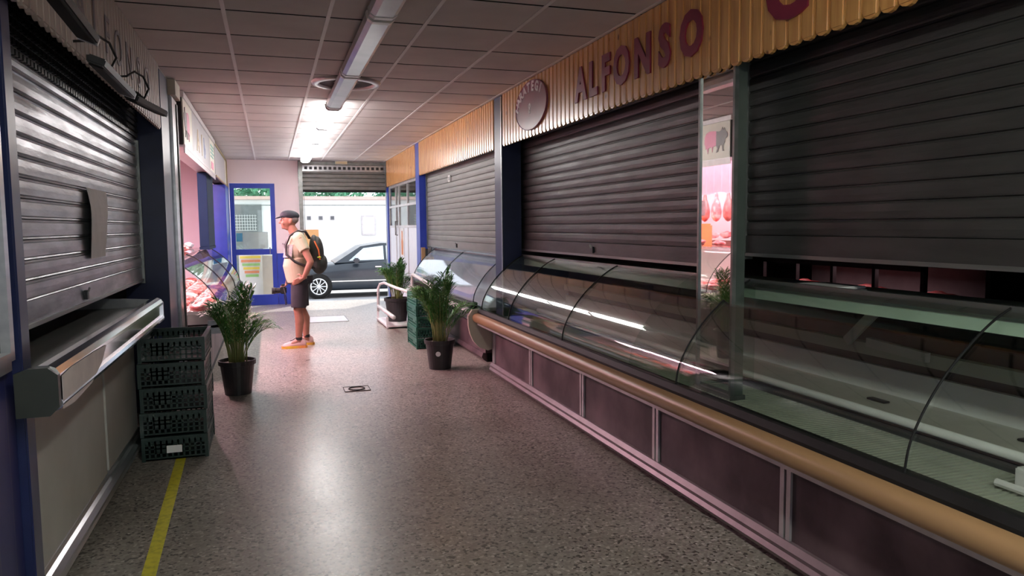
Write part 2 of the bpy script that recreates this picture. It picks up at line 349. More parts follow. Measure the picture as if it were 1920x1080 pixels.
# --- door_1: blue frame, two panes
d = thing('door_1', '', '', (-.3, 15.22, 0)); del d['label'], d['category']; d['kind'] = 'structure'
mb = MB()
X0, X1 = -.71, .11
mb.box(X0, X0+.08, 15.18, 15.26, 0, 2.35); mb.box(X1-.085, X1, 15.18, 15.26, 0, 2.35); mb.box(X0+.08, X1-.085, 15.18, 15.26, 2.26, 2.35)
mb.box(X0+.08, X1-.085, 15.18, 15.26, .98, 1.09); mb.box(X0+.08, X1-.085, 15.18, 15.26, 0, .2)
obj('door_frame', mb, M_blue2, d)
obj('pane', MB().box(X0+.08, X1-.085, 15.215, 15.225, 1.09, 2.26), M_glass, d)
obj('pane', MB().box(X0+.08, X1-.085, 15.215, 15.225, .2, .98), M_glass, d)
mb = MB(); mb.tube([(X1-.12, 15.17, 1.0), (X1-.12, 15.12, 1.0), (X1-.12, 15.12, 1.12), (X1-.12, 15.17, 1.12)], .01); obj('door_handle', mb, M_steel, d)

# ================================================================== POSTS
def post(name, label, x0, x1, y0, y1, z1, m, zb=0):
    t = thing(name, label, 'post', ((x0+x1)/2, (y0+y1)/2, zb))
    obj('shaft', MB().box(x0, x1, y0, y1, zb+.04, z1), m, t, bevel=.006)
    obj('foot', MB().box(x0-.006, x1+.006, y0-.006, y1+.006, zb, zb+.04), m, t)
    return t
p2 = post('blue_post', 'navy blue square post at the far end of the long glass counter', 2.24, 2.44, 7.18, 7.45, 2.8, M_blue)
obj('edge_trim', MB().box(2.232, 2.239, 7.18, 7.20, .05, 2.78), M_steel, p2)
post('blue_post', 'slim navy post between the half-open pale shutter and the far shop window', 2.24, 2.36, 11.55, 11.85, 2.8, M_blue2)
post('blue_post', 'thin blue post at the far right corner beside the street opening', 2.26, 2.34, 14.95, 15.12, 2.28, M_blue2)
post('dark_post', 'wide dark navy post at the far end of the left closed shutter', -1.12, -.80, 6.62, 7.12, 2.78, M_blue)
t = thing('steel_column', 'tall narrow steel clad column beside the pink lit meat stall', 'column', (-.80, 7.4, 0))
obj('shaft', MB().box(-.98, -.775, 7.16, 7.52, 0, 2.66), M_steel, t, bevel=.01)
obj('cap_box', MB().box(-.93, -.74, 7.14, 7.5, 2.66, 2.79), M_cream, t)
obj('edge_trim', MB().box(-.774, -.765, 7.42, 7.5, 0, 2.62), M_black, t)
post('blue_post', 'broad navy post standing on the counter in the middle of the pink lit meat stall', -.92, -.80, 11.0, 12.15, 2.26, mat('matt_navy_paint', (.003, .014, .038), (.004, .017, .045), .8, spec=.2), 1.207)
t = thing('white_pole', 'slim pale pole in front of the middle post of the meat stall', 'pole', (-.955, 12.3, 1.207))
obj('shaft', MB().lathe([(.03, 1.215), (.03, 2.265)], (-.955, 12.3, 0), 12), M_alu, t, smooth=False)
obj('foot', MB().lathe([(.05, 1.207), (.05, 1.215)], (-.955, 12.3, 0), 12), M_alu, t)
post('blue_post', 'bright blue post on the left wall right beside the glazed door', -.98, -.72, 14.0, 15.17, 2.262, M_blue2)
post('blue_post', 'narrow navy post at the near end of the left closed shutter', -1.05, -.84, 2.97, 3.07, 2.3, M_blue)
# pillar with mirror
t = thing('mirror_pillar', 'steel pillar with a mirror face between the two dark shutters, standing in the glass counter', 'pillar', (2.36, 3.45, 0))
obj('shaft', MB().box(2.275, 2.335, 3.28, 3.6, .60, 2.5), mat('green_grey_steel', (.16, .19, .165), (.12, .15, .13), .3, .5, scale=4), t)
obj('mirror', MB().box(2.264, 2.274, 3.29, 3.59, .62, 2.42), M_mirror, t, label='tall narrow mirror')
mb = MB(); mb.box(2.255, 2.278, 3.272, 3.289, .60, 2.45); mb.box(2.255, 2.278, 3.591, 3.608, .60, 2.45); obj('mirror_frame', mb, M_steel_dark, t)
obj('base', MB().box(2.25, 2.345, 3.27, 3.61, .575, .60), M_steel_dark, t)

# ================================================================== PINE FASCIAS
def pine(label, y0, y1, wd=.088, x=2.25, side=1, m=None, zb=2.29, name='pine_fascia'):
    t = thing(name, label, 'fascia', (x, (y0+y1)/2, zb))
    mb = MB(); n = round((y1-y0)/wd); wd = (y1-y0)/n
    for i in range(n):
        a = y0 + i*wd + .002; c = a + wd - .004; mid = (a+c)/2; r = (c-a)/2
        pts = [(a, CZ-.005), (c, CZ-.005)] + [(mid + r*math.cos(th), zb + .03 - .035*math.sin(th)) for th in [PI*k/6 for k in range(7)]]
        mb.prism(pts, x - .009*side, x + .009*side, 'x')
        mb.prism([(mid-r*.72, CZ-.006), (mid+r*.72, CZ-.006), (mid+r*.72, zb+.01), (mid-r*.72, zb+.01)], x - .013*side, x - .008*side, 'x')
    obj('slats', mb, m or M_pine, t)
    mb = MB(); mb.box(min(x+.01*side, x+.04*side), max(x+.01*side, x+.04*side), y0, y1, 2.45, 2.5); mb.box(min(x+.01*side, x+.04*side), max(x+.01*side, x+.04*side), y0, y1, 2.7, 2.75)
    obj('batten', mb, M_darkwall, t)
    return t
pf = pine('long varnished pine slat fascia with scalloped lower edge carrying the maroon lettering', .4, 7.16)
pine('pine slat fascia with scalloped edge above the half-open pale shutter', 7.47, 11.54)
pine('short pine fascia above the far shop window', 11.87, 14.94, wd=.12)
# letters ALFONSO on the long fascia; each letter its own part of the sign lettering
lt = thing('sign_lettering', 'big maroon capital letters ALFONSO fixed on the pine fascia', 'letters', (2.236, 4.4, 2.42))
ly = [5.17, 4.95, 4.74, 4.50, 4.21, 3.94, 3.65]
for ch, y in zip('ALFONSO', ly):
    obj('letter', text_mb(ch, .30, on_right(2.231, y, 2.43, .95, 1.08), .01, .013), M_letter, lt)
l2 = thing('sign_lettering', 'start of a second maroon word at the top edge of the picture', 'letters', (2.236, 2.6, 2.42))
obj('letter', text_mb('C', .34, on_right(2.231, 2.86, 2.42, 1.2, 1.1), .01, .013), M_letter, l2)
obj('letter', text_mb('a', .34, on_right(2.231, 2.48, 2.42, 1.2, 1.1), .01, .013), M_letter, l2)
bd = thing('round_badge', 'round mauve plaque lettered HARATEGI on the pine fascia beside the navy post', 'badge', (2.23, 6.27, 2.55))
mb = MB(); A = [(6.27 + .41*math.cos(2*PI*k/40), 2.555 + .215*math.sin(2*PI*k/40)) for k in range(40)]; mb.prism(A, 2.222, 2.236, 'x'); obj('disc', mb, M_badge, bd)
mb = MB()
for k, ch in enumerate('HARATEGI'):
    th = math.radians(168 - k * 17.5); cy, cz = 6.27 - .33*math.cos(th), 2.555 + .15*math.sin(th)
    rot = Matrix.Rotation((th - PI/2) * .8, 4, 'Z'); obj('letter', text_mb(ch, .115, on_right(2.2215, cy, cz - .028, 1.05, 1) @ rot, .003, .005), M_lilac, bd)
obj('numeral', text_mb('8', .12, on_right(2.2215, 6.29, 2.49, .9, 1), .003, .004), M_lilac, bd)
ring = MB(); ring.tube([(2.221, 6.27 + .405*math.cos(2*PI*k/40), 2.555 + .21*math.sin(2*PI*k/40)) for k in range(40)], .004, 6, True); obj('rim', ring, M_letter, bd)

# ================================================================== ROLLER SHUTTERS
def shutter(label, x, y0, y1, zb, zt, m, side=1, pitch=.086, lock=None, name='roller_shutter', rows=2, depth=.010, guide=True, double=False):
    t = thing(name, label, 'shutter', (x, (y0+y1)/2, zb))
    pts = []; z = zb + .10; k = 0
    while z < zt:
        seq = [(0, 0), (-depth*.75, .003), (-depth*.95, .010), (-depth*1.12, pitch*.45), (-depth*.92, pitch-.012), (-depth*.6, pitch-.006), (0, pitch-.004)]
        if double: seq = [(0, 0), (-depth*.6, .003), (-depth*.3, .010), (-depth, .015), (-depth*1.1, pitch*.5), (-depth, pitch-.016), (-depth*.35, pitch-.011), (-depth*.6, pitch-.004)]
        pts += [(x + a*side, z + b) for a, b in seq]; z += pitch
    pts.append((x, z))
    back = [(x + .01*side, z), (x + .01*side, zb + .10)]
    obj('slat_curtain', MB().prism(pts + back, y0, y1), m, t)
    mb = MB(); mb.box(x-.016, x+.012, y0, y1, zb, zb+.10); obj('bottom_rail', mb, m, t, bevel=.003)
    mb = MB(); mb.box(min(x-.024*side, x+.002*side), max(x-.024*side, x+.002*side), y0+.002, y1-.002, zb-.012, zb+.006); obj('rubber_seal', mb, M_steel_dark, t)
    if lock:
        mb = MB()
        for yy in lock: mb.box(min(x-.03*side, x-.012*side), max(x-.03*side, x-.012*side), yy-.02, yy+.02, zb+.02, zb+.07)
        L = obj('lock', mb, M_black, t)
        mb = MB()
        for yy in lock: mb.tube([(x-.03*side, yy-.012, zb+.06), (x-.04*side, yy-.012, zb+.085), (x-.04*side, yy+.012, zb+.085), (x-.03*side, yy+.012, zb+.06)], .004, 6)
        obj('shackle', mb, M_steel, L)
    if guide:
        for a, b_ in ((y0-.03, y0-.002), (y1+.002, y1+.03)): obj('guide_rail', MB().box(x-.03, x+.03, a, b_, zb-.03, zt), M_steel_dark, t)
    if rows:
        mb = MB(); n = int((y1-y0)/.095)
        for r in range(rows):
            zz = zt - .17 - r*pitch*1.0
            for i in range(n):
                yy = y0 + .06 + i*.095 + (r % 2)*.047
                obj('vent_slot', MB().box(min(x-(depth+.002)*side, x-.002), max(x-(depth+.002)*side, x-.002), yy, yy+.05, zz, zz+.014), M_black, t)
    return t
shutter('dark closed roller shutter nearest the camera on the right, above the empty green case', 2.47, -.5, 3.44, 1.335, 2.62, M_shut, 1, .076, lock=[1.3])
shutter('dark roller shutter under the ALFONSO letters, lowered onto the glass counter', 2.47, 3.66, 7.36, 1.255, 2.62, M_shut, 1, .076, lock=[5.45])
shutter('pale grey roller shutter half open beyond the navy post on the right', 2.37, 7.70, 11.50, 1.195, 2.56, M_shut_p, 1, .073, lock=[9.6], rows=0)
mb = MB(); mb.box(2.345, 2.352, 9.90, 10.02, 2.10, 2.19); pl = obj('notice_plate', mb, M_white); tag(pl, 'small square plate with a dark mark on the pale half-open shutter', 'plate')
obj('mark', MB().box(2.342, 2.344, 9.94, 9.975, 2.12, 2.17), M_black, pl)
ls = shutter('grey roller shutter pulled down on the left side near the camera', -1.0, 3.12, 6.58, 1.095, 2.2, M_shut_l, -1, .088, lock=[4.62], rows=0, double=True, depth=.013)
# perforated black mesh above it
mb = MB(); nrow = 6
for r in range(nrow):
    zz = 2.215 + r*.042
    for i in range(66):
        yy = 3.12 + i*.0525 + (r % 2)*.026
        mb.box(-.985, -.968, yy, yy+.034, zz, zz+.026)
msh = thing('perforated_shutter_panel', 'black perforated mesh band above the grey left shutter', 'mesh panel', (-1.0, 4.8, 2.2))
obj('studs', mb, mat('glossy_black_mesh', (.03, .03, .03), (.05, .05, .05), .25, .6), msh)
obj('backing', MB().box(-1.0, -.985, 3.09, 6.6, 2.2, 2.62), M_black, msh)
# end shutter over the street opening
t = thing('roller_shutter', 'rolled up metal shutter with a row of square holes over the street opening', 'shutter', (1.41, 15.2, 2.22))
pts = []
z = 2.23
while z < 2.58: pts += [(15.25, z), (15.235, z+.012), (15.235, z+.07), (15.245, z+.078)]; z += .08
mb = MB(); mb.prism(pts + [(15.26, z), (15.26, 2.23)], .64, 2.26, 'x'); obj('slat_curtain', mb, M_shut_p, t)
obj('perforated_band', MB().box(.64, 2.26, 15.215, 15.235, 2.60, 2.72), M_steel, t)
mb = MB()
for i in range(17):
    x = .68 + i*.093; obj('square_hole', MB().box(x, x+.055, 15.208, 15.216, 2.635, 2.69), M_black, t)
obj('bottom_rail', MB().box(.64, 2.26, 15.215, 15.255, 2.19, 2.235), M_rubber, t)
obj('housing', MB().box(.60, 2.30, 15.2, 15.26, 2.725, 2.79), M_steel_dark, t)
t = thing('opening_frame', 'grey steel frame around the street opening at the end of the aisle', 'frame', (1.41, 15.2, 0))
obj('jamb', MB().box(.565, .64, 15.16, 15.28, 0, 2.79), M_steel_dark, t, label='grey left jamb')
obj('jamb', MB().box(2.262, 2.335, 15.16, 15.28, 0, 2.79), M_steel, t, label='pale right jamb')
obj('conduit', MB().box(.655, .668, 15.21, 15.225, 0, 2.2), M_steel_dark, t)
t = thing('emergency_light', 'small yellowish emergency light above the street opening', 'lamp', (1.42, 15.16, 2.74))
obj('body', MB().box(1.27, 1.50, 15.13, 15.19, 2.74, 2.80), M_white, t); obj('lens', MB().box(1.275, 1.495, 15.12, 15.13, 2.742, 2.79), mat('amber_lens', (.7, .6, .4), (.65, .55, .35), .3), t)

# ================================================================== GLASS DISPLAY COUNTERS
def crom(P, n=4):
    Q = [P[0]] + P + [P[-1]]; out = []
    for i in range(1, len(Q)-2):
        p0, p1, p2, p3 = Q[i-1:i+3]
        for k in range(n):
            t = k/n; out.append(tuple(.5*(2*p1[j] + (p2[j]-p0[j])*t + (2*p0[j]-5*p1[j]+4*p2[j]-p3[j])*t*t + (3*p1[j]-p0[j]-3*p2[j]+p3[j])*t**3) for j in (0, 1)))
    return out + [P[-1]]
ARC = crom([(1.985, .655), (2.005, .76), (2.065, .875), (2.155, .99), (2.27, 1.095), (2.36, 1.16), (2.44, 1.2)], 5)
def arc_glass(FX, y0, y1, th=.008):
    mb = MB(); pts = [(FX(a), b) for a, b in ARC] + [(FX(a+.006), b-.006) for a, b in ARC[::-1]]
    return mb.prism(pts, y0, y1)
def counter(label, FX, y0, y1, seams, m_base, m_glass, rail=True, empty=True, name='display_counter', deck_m=None):
    t = thing(name, label, 'display counter', (FX(2.4), (y0+y1)/2, 0))
    def bx(a, b, ya, yb, z0, z1): 
        p, q = sorted((FX(a), FX(b))); return MB().box(p, q, ya, yb, z0, z1)
    obj('plinth', bx(2.13, 3.0, y0+.03, y1-.02, 0, .10), M_rubber, t)
    obj('base_body', bx(2.11, 3.0, y0+.02, y1-.02, .10, .53), m_base, t)
    for s0, s1 in zip(seams, seams[1:]):
        pn = obj('glass_pane', arc_glass(FX, s0+.004, s1-.004), m_glass, t, smooth=False)
        nn = 2*len(ARC)
        for f in pn.data.polygons: f.use_smooth = len(f.vertices) == 4 and abs(f.normal.y) < .5
        pn.data.set_sharp_from_angle(angle=.6)
    for s in seams:
        mb = MB(); mb.tube([(FX(a-.003), s, b+.003) for a, b in ARC], .0045, 6); obj('pane_seam', mb, M_rubber if 1 else M_steel, t)
    mb = MB(); mb.prism([(FX(a), b) for a, b in ((1.955, .532), (1.955, .640), (1.972, .668), (2.02, .668), (2.02, .56), (2.10, .55), (2.10, .53))], y0, y1); obj('gasket', mb, M_rubber, t)
    if rail:
        mb = MB(); mb.prism([(FX(a), b) for a, b in ((1.954, .626), (1.93, .623), (1.912, .614), (1.902, .600), (1.898, .580), (1.902, .560), (1.912, .544), (1.93, .533), (1.954, .530))], y0, y1); rl = obj('bumper_rail', mb, M_wood_trim, t, smooth=True); rl.data.set_sharp_from_angle(angle=.7)
        obj('trim_strip', bx(1.945, 2.108, y0+.02, y1-.02, .508, .529), M_alu, t)
    else:
        obj('trim_strip', bx(1.95, 2.11, y0, y1, .47, .60), M_steel, t)
    return t, bx
FR = lambda u: u
FL = lambda u: 1.5 - u
seams = [.25, 1.89, 3.36, 4.95, 6.22, 7.10]
ctr, bx = counter('long curved glass butcher counter with tan bumper rail and marble base along the right side', FR, .2, 7.15, seams, M_marble, M_glass_c)
# base trims: divider strips and bottom rail
for y in (1.55, 2.63, 3.78, 4.86, 5.97, 7.09):
    mb = MB(); mb.box(2.098, 2.11, y-.035, y-.008, .12, .508); mb.box(2.098, 2.11, y+.008, y+.035, .12, .508); obj('divider_strip', mb, M_alu, ctr)
mb = MB(); mb.prism([(2.13, .02), (2.075, .03), (2.06, .055), (2.075, .075), (2.07, .095), (2.09, .12), (2.13, .12)], .22, 7.13); obj('kick_moulding', mb, mat('mauve_moulding', (.22, .16, .175), (.17, .125, .135), .4, .2), ctr)
# interior
mb = MB(); mb.box(2.02, 2.56, .22, 7.13, .55, .575)
for i in range(200): pass
obj('lower_deck', mb, M_deck, ctr)
mb = MB()
n = 260
for i in range(n): y = .25 + i*.0265; mb.box(2.03, 2.54, y, y+.012, .575, .580)
obj('deck_ribs', mb, M_deck, ctr)
obj('step_riser', MB().box(2.56, 2.60, .22, 7.13, .531, .60), M_darkwall, ctr)
mb = MB(); mb.tube([(2.585, .24, .635), (2.585, 7.1, .635)], .02, 10); obj('shelf_tube', mb, M_white, ctr, smooth=True)
obj('upper_deck', MB().box(2.60, 2.93, .22, 7.13, .60, .645), mat('grey_beige_deck', (.46, .44, .40), (.40, .38, .34), .4), ctr)
obj('back_riser', MB().box(2.90, 2.93, .22, 7.13, .645, .775), M_white, ctr)
obj('door_track', MB().box(2.88, 2.93, .22, 7.13, .825, .885), M_deck, ctr)
obj('sliding_door', MB().box(2.935, 2.95, .22, 7.13, .775, 1.10), M_black, ctr)
obj('top_shelf', MB().box(2.445, 2.95, .22, 7.13, 1.10, 1.165), M_green_glass, ctr)
obj('shelf_lip', MB().box(2.425, 2.45, .22, 7.13, 1.165, 1.205), M_steel_dark, ctr)
mb = MB()   # cream rounded end cheek
pr = [(1.86, .60), (1.86, .50), (1.875, .42), (1.91, .34), (1.97, .275), (2.06, .24), (2.14, .26), (2.2, .31), (2.25, .38), (2.27, .45), (2.27, .52), (2.05, .60), (1.97, .66), (1.90, .66)]
mb.prism(pr, 7.15, 7.19); obj('end_cheek', mb, M_cream, ctr, label='cream rounded end cheek')
mb = MB(); mb.prism([(2.0, .66)] + ARC + [(2.44, .66)], 7.10, 7.108); obj('end_glass', mb, M_glass, ctr)
for y in (3.90, 3.33):
    mb = MB(); mb.prism([(2.0, .66)] + ARC + [(2.44, .66)], y, y+.006); obj('inner_glass', mb, M_glass, ctr)
# loose things in and on that counter
for i, (y, x, s) in enumerate(((2.78, 2.74, 1.2), (2.05, 2.76, .8))):
    o = obj('price_tag', MB().box(x-.02, x+.02, y-.045*s, y+.045*s, .6455, .655), M_black, bevel=.003); tag(o, ('longer' if i == 0 else 'shorter') + ' flat black tag lying on the grey deck of the near glass case', 'tag')
t = thing('reflection_strips', 'pale angled strips standing in for a reflection in the near glass case', 'reflection', (2.84, 2.9, .65))  # solid pale strips stand in for a reflection seen in the glass
R = lambda a: Matrix.Rotation(a, 3, 'X')
obj('arm', MB().obox((2.865, 3.02, .98), (.02, .30, .05), R(-.75)), M_pan_l, t); obj('foot', MB().obox((2.862, 2.80, .885), (.03, .36, .045), R(.06)), M_pan_l, t)
t = thing('white_tray', 'white plastic tray on top of the green shelf next to the mirror pillar', 'tray', (2.56, 2.95, 1.165))
obj('base', MB().box(2.47, 2.66, 2.78, 3.12, 1.167, 1.185), M_white, t, bevel=.004); obj('lid', MB().box(2.46, 2.67, 2.80, 3.08, 1.187, 1.20), M_white, t, bevel=.004)
t = thing('white_tray', 'white plastic tray on the green shelf at the right edge of the view', 'tray', (2.56, 1.7, 1.165))
obj('base', MB().box(2.47, 2.66, 1.42, 1.86, 1.167, 1.19), M_white, t, bevel=.004); obj('lid', MB().box(2.46, 2.67, 1.44, 1.84, 1.192, 1.205), M_white, t, bevel=.004)
t = thing('plastic_slide', 'white plastic slide plate on the ribbed deck at the right edge', 'plate', (2.4, 1.75, .58))
obj('plate', MB().box(2.40, 2.555, 1.35, 1.83, .582, .66), M_white, t, bevel=.006); mb = MB(); mb.tube([(2.36, 1.3, .60), (2.36, 1.86, .60)], .014, 8); obj('lip', mb, M_white, t)

# far right counter (white, hazy glass)
c3, bx3 = counter('far white glass counter under the half-open pale shutter', lambda u: u+.1, 7.75, 11.45, [7.8, 9.6, 11.4], M_marble, M_glass_w, rail=False)
mb = MB(); mb.prism([(2.235, .02), (2.19, .03), (2.175, .055), (2.19, .10), (2.235, .10)], 7.8, 11.4); obj('kick_moulding', mb, M_marble, c3)
obj('lower_deck', MB().box(2.02, 2.9, 7.8, 11.4, .56, .60), M_white, c3)
obj('back_board', MB().box(2.88, 2.9, 7.8, 11.4, .60, 1.12), M_white, c3)
obj('top_shelf', MB().box(2.44, 2.9, 7.8, 11.4, 1.12, 1.16), M_white, c3)
t = thing('white_scale', 'small white shop scale on the far counter under the pale shutter', 'scale', (2.7, 10.9, 1.16))
obj('body', MB().box(2.5, 2.8, 10.75, 11.1, 1.161, 1.25), M_white, t, bevel=.01); obj('post', MB().box(2.72, 2.76, 10.9, 10.95, 1.25, 1.42), M_white, t); obj('display', MB().box(2.71, 2.77, 10.8, 11.05, 1.42, 1.5), M_steel_dark, t)
t = thing('wooden_board', 'narrow upright wooden board leaning beside the slim navy post', 'board', (2.3, 11.48, 0))
obj('board', MB().box(2.24, 2.30, 11.455, 11.50, 0, 1.17), M_wood_trim, t); obj('edge', MB().box(2.305, 2.34, 11.45, 11.50, 0, 1.15), M_black, t)
# far shop front (window_1)
wv = thing('window_1', '', '', (2.3, 13.4, 0)); del wv['label'], wv['category']; wv['kind'] = 'structure'
mb = MB()
for y in (11.88, 12.85, 13.75, 14.1, 14.88): mb.box(2.28, 2.32, y, y+.05, 0, 2.29)
for z in (1.48, 1.86, 2.25): mb.box(2.281, 2.319, 11.93, 14.88, z, z+.04)
obj('window_frame', mb, M_alu, wv)
obj('pane', MB().box(2.297, 2.303, 11.9, 14.9, 1.5, 2.28), M_glass, wv)
obj('lower_panel', MB().box(2.29, 2.31, 11.9, 14.9, .02, 1.49), mat('pale_panel', (.75, .77, .84), (.7, .72, .8), .3), wv)
t = thing('wall_sign', 'narrow orange pictogram sign on the white shop panel', 'sign', (2.285, 13.5, 1.0))
obj('plate', MB().box(2.28, 2.289, 13.3, 13.62, .96, 1.47), M_white, t); 
mb = MB(); mb.prism([(13.38, .99), (13.54, .99), (13.54, 1.22), (13.50, 1.28), (13.50, 1.42), (13.42, 1.42), (13.42, 1.28), (13.38, 1.22)], 2.276, 2.28, 'x'); obj('pictogram', mb, M_orange, t)
t = thing('pull_handle', 'upright dark pull handle on the white shop panel', 'handle', (2.27, 14.0, 1.3)); mb = MB(); mb.tube([(2.29, 14.0, 1.34), (2.25, 14.0, 1.34), (2.25, 14.0, 1.6), (2.29, 14.0, 1.6)], .012); obj('bar', mb, M_steel_dark, t)
# cold case across the dark stall
t = thing('cold_case', 'dim pink lit cold case seen through the gap under the right shutter', 'display case', (5.2, 5.2, 0))
obj('body', MB().box(4.9, 5.6, 4.55, 6.6, 0, .74), M_darkwall, t)
mb = MB()
for y in (4.55, 5.05, 5.55, 6.05, 6.56): mb.box(4.9, 4.94, y, y+.035, .74, 1.16)
mb.box(4.9, 4.94, 4.55, 6.6, 1.10, 1.16); mb.box(4.9, 4.94, 4.55, 6.6, .74, .80)
obj('case_frame', mb, M_black, t); obj('top', MB().box(4.9, 5.6, 4.55, 6.6, 1.161, 1.19), M_darkwall, t)
obj('back_panel', MB().box(5.55, 5.6, 4.55, 6.6, .75, 1.15), M_wall, t)

# ================================================================== LEFT NEAR COUNTER
t = thing('steel_counter', 'stainless service counter with open dark tray under the grey left shutter', 'counter', (-.95, 4.1, 0))
mb = MB(); mb.prism([(-1.25, .98), (-.80, .98), (-.80, .90), (-1.25, .90)], 3.09, 5.42); obj('tray', mb, M_steel_dark, t)
obj('tray_back', MB().box(-1.32, -1.25, 3.09, 5.42, .90, 1.02), M_black, t)
mb = MB()
fp = [(-.80, .90), (-.80, 1.00), (-.79, 1.025), (-.765, 1.04), (-.735, 1.04), (-.712, 1.03), (-.70, 1.01), (-.70, .995), (-.712, .985), (-.712, .93), (-.70, .92), (-.695, .905), (-.70, .89), (-.72, .88), (-.78, .88)]
mb.prism(fp, 2.86, 5.44); obj('fascia', mb, M_chrome, t)
obj('end_panel', MB().prism([(-.83, .87), (-.83, 1.02), (-.79, 1.035), (-.73, 1.035), (-.70, 1.01), (-.70, .90), (-.73, .87)], 2.83, 2.86), mat('grey_green_panel', (.028, .032, .028), (.022, .026, .022), .4), t)
obj('end_panel', MB().prism([(-1.3, .86), (-1.3, 1.06), (-.79, 1.03), (-.70, 1.01), (-.70, .89), (-.78, .86)], 5.44, 5.46), M_steel, t)
mb = MB(); mb.strip([(-.698, 2.87, 1.0), (-.698, 3.0, 1.008), (-.698, 3.35, 1.005), (-.698, 3.6, .998)], [(-.698, 2.87, .885), (-.698, 3.02, .875), (-.698, 3.3, .89), (-.698, 3.5, .94)])
o = obj('torn_film', mb, M_film, t); so_ = o.modifiers.new('s', 'SOLIDIFY'); so_.thickness = .001
obj('body', MB().box(-1.3, -.90, 3.09, 5.42, .12, .88), M_darkwall, t)
for a, b_ in ((3.17, 4.42), (4.47, 5.40)): obj('front_panel', MB().box(-.90, -.885, a, b_, .17, .875), M_pan_l, t, bevel=.002)
obj('front_panel', MB().box(-.90, -.884, 3.09, 3.165, .17, .84), M_cream, t)
mb = MB(); mb.prism([(-.90, .06), (-.865, .06), (-.845, .085), (-.85, .10), (-.845, .125), (-.86, .15), (-.875, .16), (-.88, .18), (-.90, .18)], 3.09, 5.42); obj('foot_rail', mb, M_steel, t)
obj('plinth', MB().box(-1.3, -.905, 3.09, 5.42, 0, .12), M_black, t)
# near-left framed pane
wv = thing('window_2', '', '', (-.98, 2.8, 1.04)); del wv['label'], wv['category']; wv['kind'] = 'structure'
mb = MB(); mb.box(-.89, -.84, 2.86, 2.90, 1.06, 2.3); mb.box(-.89, -.84, 2.55, 2.86, 1.03, 1.09); obj('window_frame', mb, M_steel, wv)
obj('pane', MB().box(-.88, -.87, 2.6, 2.86, 1.09, 2.3), mat('pale_board', (.16, .17, .14), (.12, .13, .11), .25), wv)
# left fascia (pale slats, painted strokes)
M_pale = mat('pale_slat', (.46, .37, .34), (.40, .32, .30), .5, scale=3, stretch=(1, 5, .5))
lf = pine('pale slatted fascia with scalloped edge and faded lettering above the left shutter', 1.2, 6.56, .085, -.81, -1, M_pale, 2.29, 'slatted_fascia')
lt = thing('sign_lettering', 'faded dark grey lettering ALFONSO on the pale left fascia', 'letters', (-.79, 4.9, 2.4))
for ch, y in zip('ALFONSO', (3.95, 4.27, 4.55, 4.85, 5.2, 5.55, 5.9)):
    obj('letter', text_mb(ch, .26, on_left(-.793, y, 2.44, 1.1, 1.1), .004, .0), mat('faded_letter', (.16, .13, .15), (.22, .18, .20), .5), lt)
# floodlights
def flood(label, p0, p1, cable):
    p0, p1 = Vector(p0), Vector(p1); c = (p0+p1)/2; dv = (p1-p0); L = dv.length; dv.normalize()
    side = Vector((0, 0, 1)).cross(dv).normalized(); M3 = Matrix((dv, side, Vector((0, 0, 1)))).transposed() @ Matrix.Rotation(.35, 3, 'X')
    t = thing('floodlight', label, 'lamp', c)
    obj('housing', MB().obox(c, (L, .075, .035), M3), M_black, t, bevel=.006)
    obj('lens', MB().obox(c + M3 @ Vector((0, 0, -.020)), (L*.9, .06, .006), M3), M_rubber, t)
    obj('end_cap', MB().obox(c + M3 @ Vector((L/2+.006, 0, -.004)), (.012, .07, .03), M3), M_steel, t, label='bright end cap')
    mb = MB(); mb.tube([c + Vector((0, 0, .01)), c + Vector((-.05, 0, .06)), (-.82, c.y - .02, c.z + .10)], .012); obj('arm', mb, M_black, t)
    mb = MB(); a = p0 + dv*L*.4
    mb.tube([a + Vector((0, 0, .02)), a + Vector((.02, .06, .09)), a + Vector((0, .02, .15)), a + Vector((-.03, -.07, .16)), a + Vector((-.06, -.14, .12)), (-.80, a.y-.2, a.z+.10)], .006); 
    obj('cable', mb, M_black, t)
    return t
flood('black floodlight on the pale left fascia, nearest the camera', (-.66, 2.78, 2.30), (-.63, 3.25, 2.23), 0)
flood('black floodlight with a looped cable, middle of three on the left fascia', (-.70, 3.72, 2.24), (-.68, 4.38, 2.21), 0)
flood('black floodlight on the left fascia, nearest the dark post', (-.69, 4.52, 2.215), (-.60, 5.0, 2.205), 0)
# paper on the shutter
mb = MB()
A = []; B = []
for i in range(9):
    f_ = i/8; z = 1.735 - f_*.40; x = -.972 + .02*math.sin(f_*3.0)
    A.append((x, 4.72 + .02*math.sin(f_*7), z)); B.append((x - .012, 5.32 - .13*min(1, f_*2.2) + .02*math.sin(f_*6), z))
mb.strip(A, B); pp = obj('paper_sheet', mb, M_paper); tag(pp, 'curled grey paper sheet taped upright on the left shutter', 'paper'); sl = pp.modifiers.new('s', 'SOLIDIFY'); sl.thickness = .001

